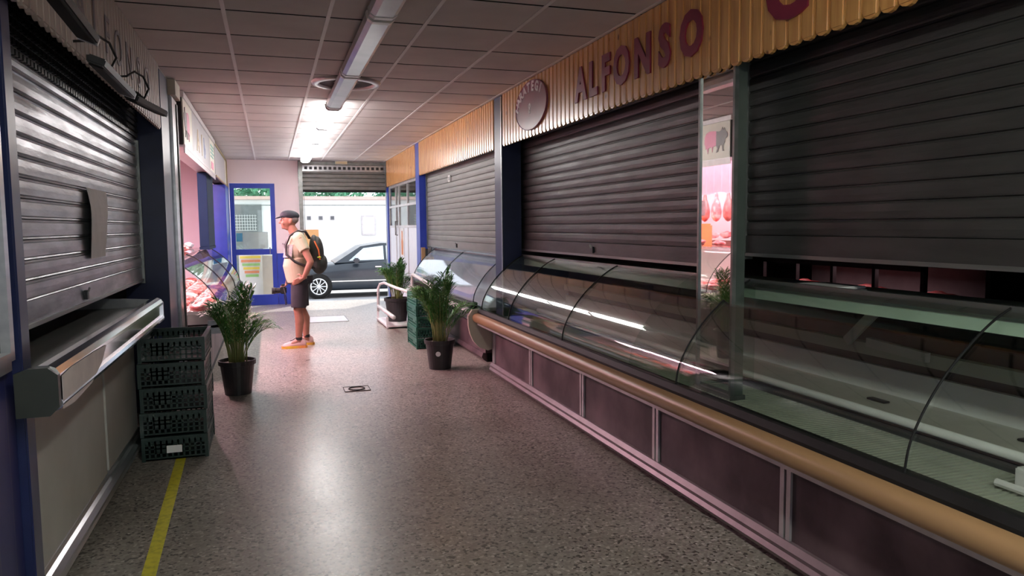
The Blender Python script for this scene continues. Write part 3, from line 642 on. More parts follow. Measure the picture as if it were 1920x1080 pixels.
# ================================================================== LIT MEAT STALL (left)
M_stallwall = mat('stall_tile', (.82, .66, .68), (.86, .72, .74), .4, scale=2)
struct('wall_stall_back', MB().box(-3.0, -2.95, 7.6, 15.18, 0, 2.78), M_stallwall)
c1, bx1 = counter('curved glass meat counter glowing pink in the lit stall on the left', FL, 7.75, 12.6, [7.8, 9.4, 11.0, 12.55], M_marble, M_glass, rail=False)
obj('deck', MB().box(-1.35, -.52, 7.8, 12.55, .56, .66), M_white, c1)
obj('back_board', MB().box(-1.36, -1.34, 7.8, 12.55, .6, 1.16), M_white, c1)
obj('top_shelf', MB().box(-1.36, -.94, 7.8, 12.55, 1.16, 1.20), M_glass, c1)
mb = MB(); mb.prism([(FL(a), b) for a, b in [(2.0, .66)] + ARC + [(2.44, .66)]], 12.55, 12.558); obj('end_glass', mb, M_glass, c1)
# sign box
sg = thing('sign_box', 'long illuminated-style sign box with a pig panel over the lit meat stall', 'sign', (-.82, 9.9, 2.28))
M_grey = mat('grey_sign', (.40, .40, .42), (.46, .46, .48), .3, scale=2)
obj('box', MB().box(-.93, -.755, 7.72, 11.9, 2.29, 2.76), M_dark, sg)
obj('frame', MB().box(-.93, -.73, 7.70, 11.92, 2.735, 2.79), M_alu, sg); obj('lower_frame', MB().box(-.93, -.735, 7.72, 11.9, 2.27, 2.295), M_alu, sg); obj('valance', MB().box(-.75, -.738, 7.72, 11.9, 2.215, 2.27), M_alu, sg)
obj('centre_panel', MB().box(-.754, -.745, 8.62, 11.0, 2.296, 2.734), M_grey, sg)
M_panel = mat('cream_panel', (.74, .72, .62), (.78, .76, .66), .35)
obj('pig_panel', MB().box(-.754, -.744, 7.74, 8.6, 2.296, 2.734), M_panel, sg); obj('text_panel', MB().box(-.754, -.744, 11.02, 11.88, 2.296, 2.734), M_panel, sg)
def blobpoly(cy, cz, pts, x0, x1): return MB().prism([(cy+a, cz+b_) for a, b_ in pts], x0, x1, 'x')
# pig: pink hindquarters, dark head and forequarters (head to the left as the mirror shows it on the right)
body = [(.26, -.02), (.255, .06), (.22, .105), (.15, .125), (.06, .12), (.0, .11), (0, -.06), (.05, -.07), (.07, -.07), (.085, -.14), (.10, -.07), (.17, -.08), (.185, -.15), (.205, -.08), (.235, -.09), (.24, -.05)]
obj('pig_body', blobpoly(8.02, 2.52, body, -.7435, -.739), mat('pig_pink', (.72, .22, .36), (.66, .2, .33), .4), sg)
head = [(0, .11), (-.06, .10), (-.10, .11), (-.13, .15), (-.15, .11), (-.17, .14), (-.19, .10), (-.225, .08), (-.24, .05), (-.23, .02), (-.19, .0), (-.18, -.04), (-.15, -.07), (-.15, -.12), (-.17, -.14), (-.13, -.14), (-.12, -.07), (-.07, -.07), (-.04, -.14), (.0, -.15), (-.02, -.10), (0, -.06)]
obj('pig_head', blobpoly(8.02, 2.52, head, -.7435, -.739), mat('pig_dark', (.07, .05, .055), (.09, .06, .06), .4), sg)
for ch, y, m in (('A', 9.25, mat('ochre_letter', (.55, .42, .25), (.5, .38, .22), .4)), ('l', 9.75, MATS['ochre_letter']), ('b', 10.15, mat('pale_blue_letter', (.30, .34, .55), (.28, .32, .5), .4))):
    obj('letter', text_mb(ch, .34, on_left(-.743, y, 2.38, 1.4, 1), .004, .008), m, sg)
mb = MB()
for k in range(4): mb.box(-.7435, -.74, 11.15, 11.75 - .1*(k % 2), 2.64 - k*.05, 2.665 - k*.05)
obj('text_lines', mb, mat('teal_print', (.2, .5, .42), (.2, .45, .4), .5), sg); obj('picture', MB().box(-.7435, -.74, 11.2, 11.6, 2.33, 2.43), MATS['pig_pink'], sg)
sg2 = thing('sign_box', 'second smaller sign box beyond, beside the glazed door', 'sign', (-.82, 13.6, 2.28))
obj('box', MB().box(-.93, -.755, 11.98, 15.15, 2.29, 2.76), M_dark, sg2); obj('panel', MB().box(-.754, -.745, 12.0, 14.5, 2.3, 2.74), M_grey, sg2)
obj('text_panel', MB().box(-.754, -.744, 14.52, 15.0, 2.3, 2.74), M_panel, sg2)
mb = MB(); mb.box(-.754, -.73, 15.02, 15.1, 2.27, 2.77); mb.box(-.754, -.73, 11.98, 15.02, 2.27, 2.295); mb.box(-.754, -.73, 11.98, 15.02, 2.745, 2.77); obj('frame', mb, mat('gilt_frame', (.4, .3, .12), (.35, .26, .1), .4, .5), sg2)
# strip curtain / blind
t = thing('strip_curtain', 'translucent white strip curtain hanging at the top of the lit stall', 'curtain', (-1.3, 9.8, 2.25))
mb = MB()
for i in range(34):
    y = 7.7 + i*.095; mb.box(-1.5-.006*(i % 2), -1.497-.006*(i % 2), y, y+.10, 1.93 + .015*math.sin(i), 2.5)
obj('strips', mb, mat('milky_vinyl', (.8, .74, .8), (.72, .66, .74), .3), t); obj('rail', MB().box(-1.53, -1.48, 7.7, 11, 2.5, 2.54), M_alu, t)
mb = MB()
for y in (7.8, 9.3, 10.8): mb.box(-1.51, -1.50, y, y+.02, 2.54, 2.799)
obj('hanger', mb, M_alu, t)
# lamps of the stall (visible tubes)
for y in (8.45, 9.9):
    t = thing('stall_tube_lamp', 'pink fluorescent tube under the sign of the meat stall, ' + ('near end' if y < 9 else 'far end'), 'lamp', (-1.25, y, 2.45))
    obj('batten', MB().box(-1.28, -1.22, y-.7, y+.7, 2.47, 2.50), M_white, t); mb = MB(); mb.tube([(-1.25, y-.66, 2.456), (-1.25, y+.66, 2.456)], .013); obj('tube', mb, mat('pink_tube', (.9, .7, .7), (.9, .7, .7), .3, emit=(1, .5, .6), es=8), t, smooth=True)
    mb = MB(); mb.box(-1.255, -1.245, y-.5, y-.49, 2.50, 2.799); mb.box(-1.255, -1.245, y+.49, y+.5, 2.50, 2.799); obj('hanger', mb, M_alu, t)
for nm, lab, x, y, hx, hy in (('added_panel', 'unseen ceiling panel added for the light inside the lit meat stall', -1.9, 10.5, .27, 2.05), ('added_panel', 'unseen ceiling panel added for the light inside the far right stall', 3.4, 9.7, .17, 1.35)):  # panel bodies added at the area lights, without emission of their own
    t = thing(nm, lab, 'lamp', (x, y, 2.74)); obj('housing', MB().box(x-hx, x+hx, y-hy, y+hy, 2.745, 2.799), M_white, t); obj('diffuser', MB().box(x-hx+.01, x+hx-.01, y-hy+.01, y+hy-.01, 2.735, 2.745), M_lamp_off, t)
# scale / register on the counter and boxes behind
t = thing('label_printer_scale', 'grey hanging shop scale with small screen behind the meat counter', 'scale', (-1.9, 10.6, 1.3))
obj('body', MB().box(-2.0, -1.7, 10.2, 10.7, 1.62, 1.86), M_steel_dark, t, bevel=.01); obj('screen', MB().box(-1.70, -1.69, 10.3, 10.6, 1.72, 1.83), M_white, t); obj('post', MB().box(-1.9, -1.84, 10.4, 10.46, 0, 1.62), M_steel, t)
t = thing('wood_cutting_block', 'orange brown wooden block behind the meat counter', 'block', (-2.1, 11.2, 0))
obj('block', MB().box(-2.4, -1.8, 10.6, 11.9, .75, 1.5), M_orange, t, bevel=.03); obj('legs', MB().box(-2.35, -1.85, 10.7, 11.8, 0, .75), M_steel_dark, t)
# meat pieces
def meat_proto(name, m, sx, sy, sz, seed):
    bm = bmesh.new(); bmesh.ops.create_icosphere(bm, subdivisions=3, radius=1)
    for v in bm.verts:
        n = noise.noise(v.co*1.6 + Vector((seed*7.3, 0, 0)))*.35; v.co = v.co*(1+n); v.co = Vector((v.co.x*sx, v.co.y*sy, v.co.z*sz))
    zmin = min(v.co.z for v in bm.verts)
    for v in bm.verts: v.co.z -= zmin
    me = bpy.data.meshes.new(name); bm.to_mesh(me); bm.free(); me.materials.append(m)
    for f in me.polygons: f.use_smooth = True
    return me
P = [meat_proto('meat_joint', M_meat, .11, .16, .06, 1), meat_proto('meat_joint', M_fat, .10, .13, .055, 2), meat_proto('meat_joint', M_meat2, .09, .15, .05, 3), meat_proto('meat_joint', M_meat, .08, .12, .045, 4)]
def put(me, loc, rz, s, label, cat, group, name='meat_cut'):
    o = bpy.data.objects.new(name, me); C.objects.link(o); o.location = loc; o.rotation_euler = (0, 0, rz); o.scale = (s, s, s); return tag(o, label, cat, group)
rr = random.Random(3)
M_tray = mat('white_tray_plastic', (.8, .76, .76), (.74, .7, .7), .3)
for r, x in enumerate((-.68, -.93, -1.18)):
    for i in range(13):
        y = 7.98 + i*.365 + (r % 2)*.06
        if y > 12.4: continue
        mb = MB(); mb.box(x-.115, x+.115, y-.17, y+.17, .661, .668)
        for a in ((x-.115, x-.107, y-.17, y+.17), (x+.107, x+.115, y-.17, y+.17), (x-.107, x+.107, y-.17, y-.162), (x-.107, x+.107, y+.162, y+.17)): mb.box(*a, .668, .69)
        o = obj('meat_tray', mb, M_tray); tag(o, 'white tray in the %s row of the lit meat counter' % ('front', 'middle', 'back')[r], 'tray', 'meat trays %s row' % ('front', 'middle', 'back')[r])
        for k, (dx, dy) in enumerate(((0, -.07), (0, .08))):
            put(P[(i+k+r) % 4], (x+dx, y+dy, .669), rr.uniform(-.4, .4)+PI/2, .62+rr.random()*.12, 'raw meat cut on a white tray in the %s row of the lit counter' % ('front', 'middle', 'back')[r], 'meat', 'meat cuts %s row' % ('front', 'middle', 'back')[r])
for i in range(7):
    put(P[(i*3) % 4], (-1.12+rr.uniform(-.05, .05), 8.0+i*.45, 1.2005), rr.random()*3, .8, 'reddish meat joint lying on the glass top of the lit counter', 'meat', 'joints on the counter top')
# hanging hams on rail
t = thing('hanging_rail', 'steel rail with hooks at the back of the lit stall', 'rail', (-2.5, 9.5, 2.05)); mb = MB(); mb.tube([(-2.5, 7.7, 2.1), (-2.5, 12.5, 2.1)], .015); obj('bar', mb, M_steel, t)
mb = MB()
for y in (7.8, 10.1, 12.4): mb.box(-2.94, -2.49, y, y+.02, 2.09, 2.11)
obj('wall_bracket', mb, M_steel, t)
for i in range(13):
    y = 7.95 + i*.34; hb = MB()
    hb.lathe([(.012, 0), (.03, -.05), (.045, -.12), (.085, -.22), (.11, -.33), (.10, -.42), (.05, -.48), (.01, -.5)][::-1], (0, 0, 0), 14)
    for v in hb.bm.verts: v.co.x *= .7; v.co += Vector((-2.5, y, 2.03))
    tt = thing('hanging_ham', 'cured ham hanging from the rail in the lit stall', 'ham', (-2.5, y, 2.1), 'hams hanging in the lit stall')
    obj('meat', hb, M_meat2 if i % 2 else M_meat, tt, smooth=True); mb = MB(); mb.tube([(-2.5, y, 2.03), (-2.5, y, 2.085)], .004, 6); obj('hook', mb, M_steel, tt)
# shelves with packages along the stall's back wall
t = thing('wall_shelf', 'pale shelf along the back wall of the lit stall', 'shelf', (-2.8, 9.8, 1.25)); obj('board', MB().box(-2.95, -2.62, 7.65, 12.3, 1.22, 1.25), M_white, t)
obj('board', MB().box(-2.95, -2.62, 7.65, 12.3, .85, .88), M_white, t)
for i in range(12):
    put(P[i % 4], (-2.78, 7.9+i*.36, 1.2505), rr.random()*3, .9, 'wrapped meat piece on the upper shelf at the back of the lit stall', 'meat', 'pieces on the back shelf')
for i in range(10):
    put(P[(i+1) % 4], (-2.78, 8.0+i*.4, .8805), rr.random()*3, 1., 'pink meat piece on the lower shelf at the back of the lit stall', 'meat', 'pieces on the lower back shelf')
for i in range(5):
    put(P[i % 2], (5.25+rr.uniform(-.06, .06), 4.75+i*.40, .7405), PI/2+rr.random()*.2, 1.35, 'meat piece inside the dim cold case across the dark stall', 'meat', 'meat in the cold case')
# papers wrapped on glass (white wrapping)
o = put(meat_proto('wrapping_bundle', mat('white_wrap', (.85, .82, .86), (.78, .74, .8), .4), .16, .4, .1, 9), (-1.2, 12.38, 1.2), 0, .45, 'crumpled white wrapping bundle at the far end of the lit counter top', 'wrapping', None, 'wrapping_bundle')

# ================================================================== CEILING LIGHTS
def fixture(y0, y1, lit, label, group):
    x = .67; t = thing('ceiling_light', label, 'lamp', (x, (y0+y1)/2, 2.79), group)
    obj('housing', MB().box(x-.055, x+.055, y0, y1, 2.765, 2.797), M_white, t)
    mb = MB(); mb.prism([(x-.085, 2.765), (x+.085, 2.765), (x+.078, 2.725), (x+.05, 2.705), (x-.05, 2.705), (x-.078, 2.725)], y0+.05, y1-.05); obj('diffuser', mb, (M_lamp_lit if lit is True else M_fill_rear) if lit else M_lamp_off, t)
    for a in (y0, y1-.05): mb = MB(); mb.prism([(x-.088, 2.767), (x+.088, 2.767), (x+.08, 2.722), (x+.052, 2.701), (x-.052, 2.701), (x-.08, 2.722)], a, a+.05); obj('end_cap', mb, M_white if not lit else M_alu, t)
    return t
M_fill_rear = mat('fill_diffuser_rear', (.9, .9, .9), (.9, .9, .9), .4, emit=(.95, 1, .90), es=44)  # emissive fill added out of view to brighten the near counter and fascia
for y0 in (-3.8, -2.15, -.5): fixture(y0, y0+1.6, 2, 'added unseen fill light behind the camera', 'added fill lights behind the camera')
for y0, y1, s in ( (1.15, 2.78, 'second from the camera'), (2.83, 4.46, 'cut by the top edge of the picture'), (4.51, 6.2, 'before the round vent'), (6.25, 7.9, 'crossing the round vent')): fixture(y0, y1, False, 'unlit bluish ceiling light ' + s, 'unlit ceiling lights')
for i, y0 in enumerate((7.98, 9.62, 11.26, 12.9)): fixture(y0, y0+1.6, True, 'glowing ceiling light, %s of the lit row counted from the camera' % ('first', 'second', 'third', 'last')[i], 'lit ceiling lights')
t = thing('round_vent', 'round ceiling air diffuser behind the tube light', 'vent', (.70, 6.95, 2.79))
obj('outer_ring', MB().lathe([(.31, 0), (.30, -.02), (.25, -.025), (.24, 0)], (.70, 6.95, 2.799), 40, False), M_alu, t, smooth=True)
obj('cone', MB().lathe([(.24, -.002), (.19, -.008), (.13, -.006), (.11, -.002)], (.70, 6.95, 2.799), 40, False), M_darkwall, t, smooth=True); obj('core', MB().lathe([(.10, -.03), (.02, -.032), (.02, 0), (.1, 0)], (.70, 6.95, 2.799), 30), M_darkwall, t)

# ================================================================== FLOOR THINGS
o = obj('floor_tape', MB().box(-.565, -.505, .4, 5.6, 0.0, .002), M_yellow); o.rotation_euler = (0, 0, .03); o.location.x = -.54; tag(o, 'yellow tape strip stuck along the terrazzo beside the crates', 'tape')
t = thing('floor_drain', 'square floor plate with a round lid in the aisle floor', 'drain', (.71, 6.9, 0))
obj('plate', MB().box(.60, .83, 6.80, 7.0, 0, .003), M_terr, t); mb = MB(); mb.tube([(.60, 6.8, .003), (.83, 6.8, .003), (.83, 7.0, .003), (.60, 7.0, .003)], .004, 6, True); obj('edge', mb, M_rubber, t)
mb = MB(); mb.tube([(.715+.07*math.cos(2*PI*k/24), 6.9+.07*math.sin(2*PI*k/24), .004) for k in range(24)], .008, 6, True); obj('ring', mb, M_rubber, t)
t = thing('floor_hatch', 'pale rectangular hatch cover in the floor behind the man', 'hatch', (.9, 12.4, 0)); obj('cover', MB().box(.55, 1.15, 12.0, 12.8, 0, .003), M_alu, t); mb = MB(); mb.tube([(.55, 12, .003), (1.15, 12, .003), (1.15, 12.8, .003), (.55, 12.8, .003)], .005, 6, True); obj('edge', mb, M_steel_dark, t)

# crates
def crate(name, label, w_, d_, h_, m, group):
    t = thing(name, label, 'crate', (0, 0, 0), group)
    mb = MB(); mb.box(-w_/2+.006, w_/2-.006, -d_/2+.006, d_/2-.006, .004, .012)
    mb.box(-w_/2, w_/2, -d_/2, -d_/2+.02, h_-.022, h_-.004); mb.box(-w_/2, w_/2, d_/2-.02, d_/2, h_-.022, h_-.004)
    mb.box(-w_/2, -w_/2+.02, -d_/2+.02, d_/2-.02, h_-.022, h_-.004); mb.box(w_/2-.02, w_/2, -d_/2+.02, d_/2-.02, h_-.022, h_-.004)
    for s in (-1, 1):   # lattice walls
        for ax in (0, 1):
            L = (w_ if ax == 0 else d_)/2 - .006; Q = (d_ if ax == 0 else w_)/2 - .006
            def add(a0, a1, z0, z1, dep=.004):
                q0, q1 = sorted((s*Q, s*(Q-dep)))
                if ax == 0: mb.box(a0, a1, q0, q1, z0, z1)
                else: mb.box(q0, q1, a0, a1, z0, z1)
            add(-L, L, 0.004, .022); add(-L, L, h_-.05, h_-.02)
            n = int(2*L/.034)
            for i in range(n+1):
                a = -L + i*(2*L-.012)/n; add(a, a+.012, .02, h_-.03)
            for zz in (.045, .075, .10): 
                if zz < h_-.05: add(-L, L, zz, zz+.008)
            add(-L*.62, -L*.1, .05, h_-.05, .003)
    for sx in (-1, 1):
        for sy in (-1, 1): mb.box(sx*w_/2-(.022 if sx > 0 else 0), sx*w_/2+(.022 if sx < 0 else 0), sy*d_/2-(.022 if sy > 0 else 0), sy*d_/2+(.022 if sy < 0 else 0), 0, h_-.022)
    obj('shell', mb, m, t, origin=(0, 0, 0))
    mb = MB(); mb.box(-w_*.13, w_*.10, -d_/2-.002, -d_/2, h_*.30, h_*.60); obj('label_card', mb, M_paper, t, origin=(0, 0, 0))
    return t
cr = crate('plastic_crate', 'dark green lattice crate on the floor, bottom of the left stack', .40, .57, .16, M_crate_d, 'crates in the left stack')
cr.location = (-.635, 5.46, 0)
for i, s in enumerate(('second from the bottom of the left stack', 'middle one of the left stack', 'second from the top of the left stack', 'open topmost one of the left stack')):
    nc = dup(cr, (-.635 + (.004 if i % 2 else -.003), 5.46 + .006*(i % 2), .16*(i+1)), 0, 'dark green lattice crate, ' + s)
    for k_ in kids(nc):
        if k_.name.startswith('label_card'): bpy.data.objects.remove(k_)
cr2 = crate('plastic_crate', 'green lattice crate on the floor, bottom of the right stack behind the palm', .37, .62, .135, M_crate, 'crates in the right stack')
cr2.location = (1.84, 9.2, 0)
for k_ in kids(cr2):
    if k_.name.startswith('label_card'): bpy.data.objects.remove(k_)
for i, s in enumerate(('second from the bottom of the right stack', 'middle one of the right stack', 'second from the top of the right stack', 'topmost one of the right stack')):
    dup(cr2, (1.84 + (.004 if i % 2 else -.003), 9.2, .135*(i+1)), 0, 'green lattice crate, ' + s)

# palms
def palm(label, loc, seed, h=.66, spread=.34, pot_h=.31, pot_r=.155, tagdisc=False, rot=0):
    R_ = random.Random(seed); t = thing('potted_palm', label, 'plant', loc); x, y, z0 = loc
    pot = MB().lathe([(pot_r*.74, 0), (pot_r*.95, pot_h*.86), (pot_r*1.04, pot_h*.87), (pot_r*1.06, pot_h), (pot_r*.99, pot_h), (pot_r*.95, pot_h*.9), (.01, pot_h*.88)], loc, 28)
    po = obj('pot', pot, M_black, t, smooth=False)
    obj('soil', MB().lathe([(pot_r*.93, pot_h*.90), (pot_r*.5, pot_h*.93), (.01, pot_h*.94)], loc, 20), M_soil, t)
    if tagdisc:
        mb = MB(); dx, dy = -.34, -.94; 
        g = [(x + dx*pot_r*.90 + .026*math.cos(a)*(-dy), y + dy*pot_r*.90 + .026*math.cos(a)*dx, z0 + pot_h*.56 + .026*math.sin(a)) for a in [2*PI*k/16 for k in range(16)]]
        vs = [mb.bm.verts.new(p) for p in g]; mb.bm.faces.new(vs); vs2 = [mb.bm.verts.new((p[0]-dx*.03, p[1]-dy*.03, p[2])) for p in g]; mb.bm.faces.new(vs2[::-1])
        for k in range(16): mb.bm.faces.new((vs[k], vs[(k+1) % 16], vs2[(k+1) % 16], vs2[k]))
        obj('price_sticker', mb, M_paper, t)
    st = MB(); lf = MB()
    nf = 50
    for i in range(nf):
        a = i*2.399 + R_.uniform(-.3, .3); q = (i*.618) % 1; lean = spread*(.18 + .9*q)*R_.uniform(.85, 1.1); hh = h*(1.02 - .42*q*q)*R_.uniform(.82, 1.05)
        bx_, by_ = x + .09*math.cos(a)*R_.random(), y + .09*math.sin(a)*R_.random()
        pts = [Vector((bx_ + lean*(k/10)**1.55*math.cos(a), by_ + lean*(k/10)**1.55*math.sin(a), z0 + pot_h*.9 + hh*(1.28*k/10 - (.28+.22*q)*(k/10)**3.2))) for k in range(11)]
        st.tube(pts, .0050, 5, r1=.0014)
        nl = 19
        for j in range(nl):
            f_ = 2.6 + 7.3*j/(nl-1); i0 = min(9, int(f_)); p = pts[i0].lerp(pts[i0+1], f_-i0); d = (pts[i0+1]-pts[i0]).normalized()
            sd_ = d.cross(Vector((-math.sin(a), math.cos(a), .0))); sd_ = Vector((-math.sin(a), math.cos(a), 0)); up = sd_.cross(d).normalized()
            L = (.10 + .10*math.sin(PI*(j+1)/(nl+2)))*R_.uniform(.85, 1.15)*(h/.66)
            for s in (-1, 1):
                dv = (d*R_.uniform(.55, .8) + sd_*s*R_.uniform(.6, .95) + Vector((0, 0, .28))).normalized(); wv_ = dv.cross(Vector((R_.uniform(-.4, .4), R_.uniform(-.4, .4), 1))).normalized()*.0046
                q0 = p + dv*L*.3; q1 = p + dv*L*.65 - Vector((0, 0, L*.08)); q2 = p + dv*L*.95 - Vector((0, 0, L*.32))
                v = [lf.bm.verts.new(c) for c in (p, q0 - wv_, q1 - wv_*.8, q2, q1 + wv_*.8, q0 + wv_)]; lf.bm.faces.new((v[0], v[1], v[5])); lf.bm.faces.new((v[1], v[2], v[4], v[5])); lf.bm.faces.new((v[2], v[3], v[4]))
    obj('stems', st, M_stem, t, smooth=True); obj('foliage', lf, M_leaf, t)
    return t
palm('bushy palm in a black pot beside the left crate stack', (-.325, 7.1, 0), 5, h=.66, spread=.27)
palm('bushy palm in a black pot with round sticker, before the right crates', (1.665, 7.62, 0), 11, h=.72, spread=.35, tagdisc=True)
palm('smaller palm in a black pot standing farthest, near the street opening', (1.83, 11.4, 0), 21, h=.60, spread=.26, pot_h=.36, pot_r=.19)
# white tubular trolley rails around the far pot
t = thing('tubular_guard', 'white tubular trolley frame around the far palm pot', 'trolley', (1.8, 11.0, 0))
mb = MB(); mb.tube([(1.60, 11.85, .16), (1.60, 11.8, .52), (1.62, 11.72, .60), (1.66, 11.55, .63), (1.70, 10.6, .62), (1.75, 9.9, .62)], .022, 8); obj('side_tube', mb, M_white, t, smooth=True)
mb = MB(); mb.tube([(1.60, 11.8, .24), (1.60, 11.1, .24), (1.62, 10.4, .22)], .03, 8); obj('lower_tube', mb, M_white, t, smooth=True)
mb = MB(); mb.tube([(2.02, 11.2, .06), (2.02, 11.1, .70), (2.0, 10.95, .78), (1.98, 10.7, .79), (2.0, 9.6, .72), (2.0, 9.55, .5)], .026, 8); obj('side_tube', mb, M_white, t, smooth=True)
mb = MB(); mb.box(1.58, 2.03, 10.85, 11.95, .025, .045); 
for px in (1.6, 2.0):
    for py in (10.9, 11.9): mb.box(px-.015, px+.015, py-.015, py+.015, 0, .17 if px < 1.8 else .06)
obj('base_plate', mb, M_white, t)
for o_ in [o for o in bpy.data.objects if o.name.startswith('potted_palm') and abs(o.location.y-11.4) < .01]: o_.location.z = .046

# ================================================================== OUTSIDE
def gz(y): return 0 if y < 15.5 else max(-.38, -.38*(y-15.5)/3.2)
M_pave = mat('pavement', (.62, .60, .58), (.54, .52, .5), .8, scale=4); M_road = mat('road', (.45, .45, .46), (.38, .38, .39), .85, scale=30)
struct('pavement', MB().prism([(15.5, 0), (18.7, -.38), (18.7, -.6), (15.5, -.6)], -14, 18, 'x'), M_pave)
struct('road', MB().box(-14, 18, 18.7, 25.5, -.6, -.38), M_road)
struct('far_pavement', MB().box(-14, 18, 25.5, 27.2, -.6, -.30), M_pave)
struct('ground_behind', MB().box(-14, 18, -16, -5.2, -.3, -.02), M_pave)
struct('outer_roof', MB().box(-3.9, 6.1, -5.5, 15.6, 2.92, 3.1), M_darkwall)
M_bw = mat('white_render', (.84, .83, .82), (.78, .77, .76), .8, scale=2)
bb = thing('building', 'white rendered single storey building across the street with three small square openings', 'building', (2, 30, -.3))
obj('wall', MB().box(-12, 16, 27, 33, -.3, 2.46), M_bw, bb)
obj('coping', MB().box(-12, 16, 26.9, 27.2, 2.465, 2.58), mat('pinkish_coping', (.72, .5, .44), (.66, .45, .4), .8), bb)
M_hole = mat('dark_opening', (.10, .10, .11), (.13, .13, .14), .6)
for x in (1.31, 1.71, 2.11):
    f = obj('small_window', MB().box(x-.075, x+.075, 26.96, 26.999, 1.75, 1.90), M_alu, bb); obj('opening', MB().box(x-.06, x+.06, 26.95, 26.96, 1.765, 1.885), M_hole, f)
obj('door', MB().box(.98, 1.62, 26.94, 26.999, -.3, 1.42), mat('orange_door', (.62, .30, .12), (.56, .27, .1), .6), bb, label='orange door')
f = obj('window', MB().box(3.12, 3.62, 26.95, 26.999, 1.2, 1.9), M_alu, bb); obj('pane', MB().box(3.17, 3.57, 26.94, 26.95, 1.25, 1.85), M_white, f)
g = obj('garage_door', MB().box(-1.45, -.25, 26.94, 26.999, -.3, 2.3), mat('grey_garage', (.19, .20, .20), (.16, .17, .17), .6), bb)
mb = MB()
for i in range(12): mb.tube([(-1.40+.085*i, 26.93, 1.42), (-1.40+.085*i, 26.93, 1.95)], .008, 5)
for i in range(6): mb.tube([(-1.42, 26.93, 1.42+.1*i), (-.42, 26.93, 1.42+.1*i)], .008, 5)
obj('lattice', mb, M_white, g)
# trees behind the wall
rt = random.Random(4)
M_tree = mat('tree_leaf', (.06, .22, .12), (.12, .34, .2), .7, scale=3)
for i, (x, hgt) in enumerate(((-4.4, 5.6), (-.8, 5.2), (2.8, 5.4), (6.4, 5.0))):
    tr = thing('tree', 'green tree crown above the white building, %s' % ('leftmost, behind the glazed door', 'second from the left', 'above the three small openings', 'rightmost')[i], 'tree', (x, 36, -.3))
    obj('trunk', MB().lathe([(.18, 0), (.11, 2.4)], (x, 36, -.3), 10), mat('bark', (.2, .14, .1), (.14, .1, .07), .9), tr)
    mb = MB()
    for k in range(1300):
        v = Vector((rt.gauss(0, 1), rt.gauss(0, 1), rt.gauss(0, 1))).normalized()*rt.random()**.33
        c = Vector((x + v.x*1.7, 36 + v.y*1.4, hgt-2.1 + v.z*1.6)); s = .16; a = Vector((rt.uniform(-1, 1), rt.uniform(-1, 1), rt.uniform(-1, 1))).normalized(); b_ = a.orthogonal().normalized()
        vs = [mb.bm.verts.new(c+q) for q in (a*s, b_*s*.6, -a*s, -b_*s*.6)]; mb.bm.faces.new(vs)
    obj('crown', mb, M_tree, tr)
# overhead cable
o = MB(); o.tube([(-8, 26.2, 2.35), (0, 26.2, 2.25), (4, 26.2, 2.25), (12, 26.2, 2.4)], .018, 6); mb = o
for x in (-8, 12): mb.tube([(x, 26.2, -.30), (x, 26.2, 2.6)], .04, 6)
tag(obj('overhead_cable', mb, M_steel_dark), 'thin dark cable strung in front of the white building', 'cable')
# striped banner and boards seen through the glazed door
t = thing('striped_board', 'yellow and orange striped board standing outside the glazed door', 'board', (-.33, 16.0, 0))
mb = MB(); mb.box(-.62, -.16, 16.0, 16.02, -.02, .97); obj('panel', mb, M_white, t)
for k in range(6):
    obj('stripe', MB().box(-.60+.02*k, -.2-.01*k, 15.99, 15.999, .88-.075*k, .93-.075*k), (mat('stripe_yellow', (.8, .62, .1), (.75, .58, .1), .5), mat('stripe_orange', (.8, .3, .15), (.75, .28, .14), .5), mat('stripe_green', (.35, .6, .2), (.3, .55, .2), .5))[k % 3], t)
t = thing('sandwich_board', 'pale A-shaped board standing outside behind the lower door pane', 'board', (-.04, 16.0, 0))
mb = MB(); mb.obox((-.06, 15.85, .46), (.22, .02, .98), Matrix.Rotation(.12, 3, 'X')); mb.obox((-.06, 16.08, .45), (.22, .02, .98), Matrix.Rotation(-.12, 3, 'X')); obj('panels', mb, M_cream, t)
o = obj('poster', MB().box(-.50, -.04, 15.225+.003, 15.235, 1.10, 1.42), M_paper, label=None); tag(o, 'white poster on the upper pane of the blue glazed door', 'poster')
o = obj('poster', MB().box(-.62, -.51, 15.228, 15.235, 1.24, 1.40), mat('sky_blue_print', (.08, .42, .7), (.1, .46, .74), .5)); tag(o, 'small sky blue poster at the left edge of the glazed door pane', 'poster')

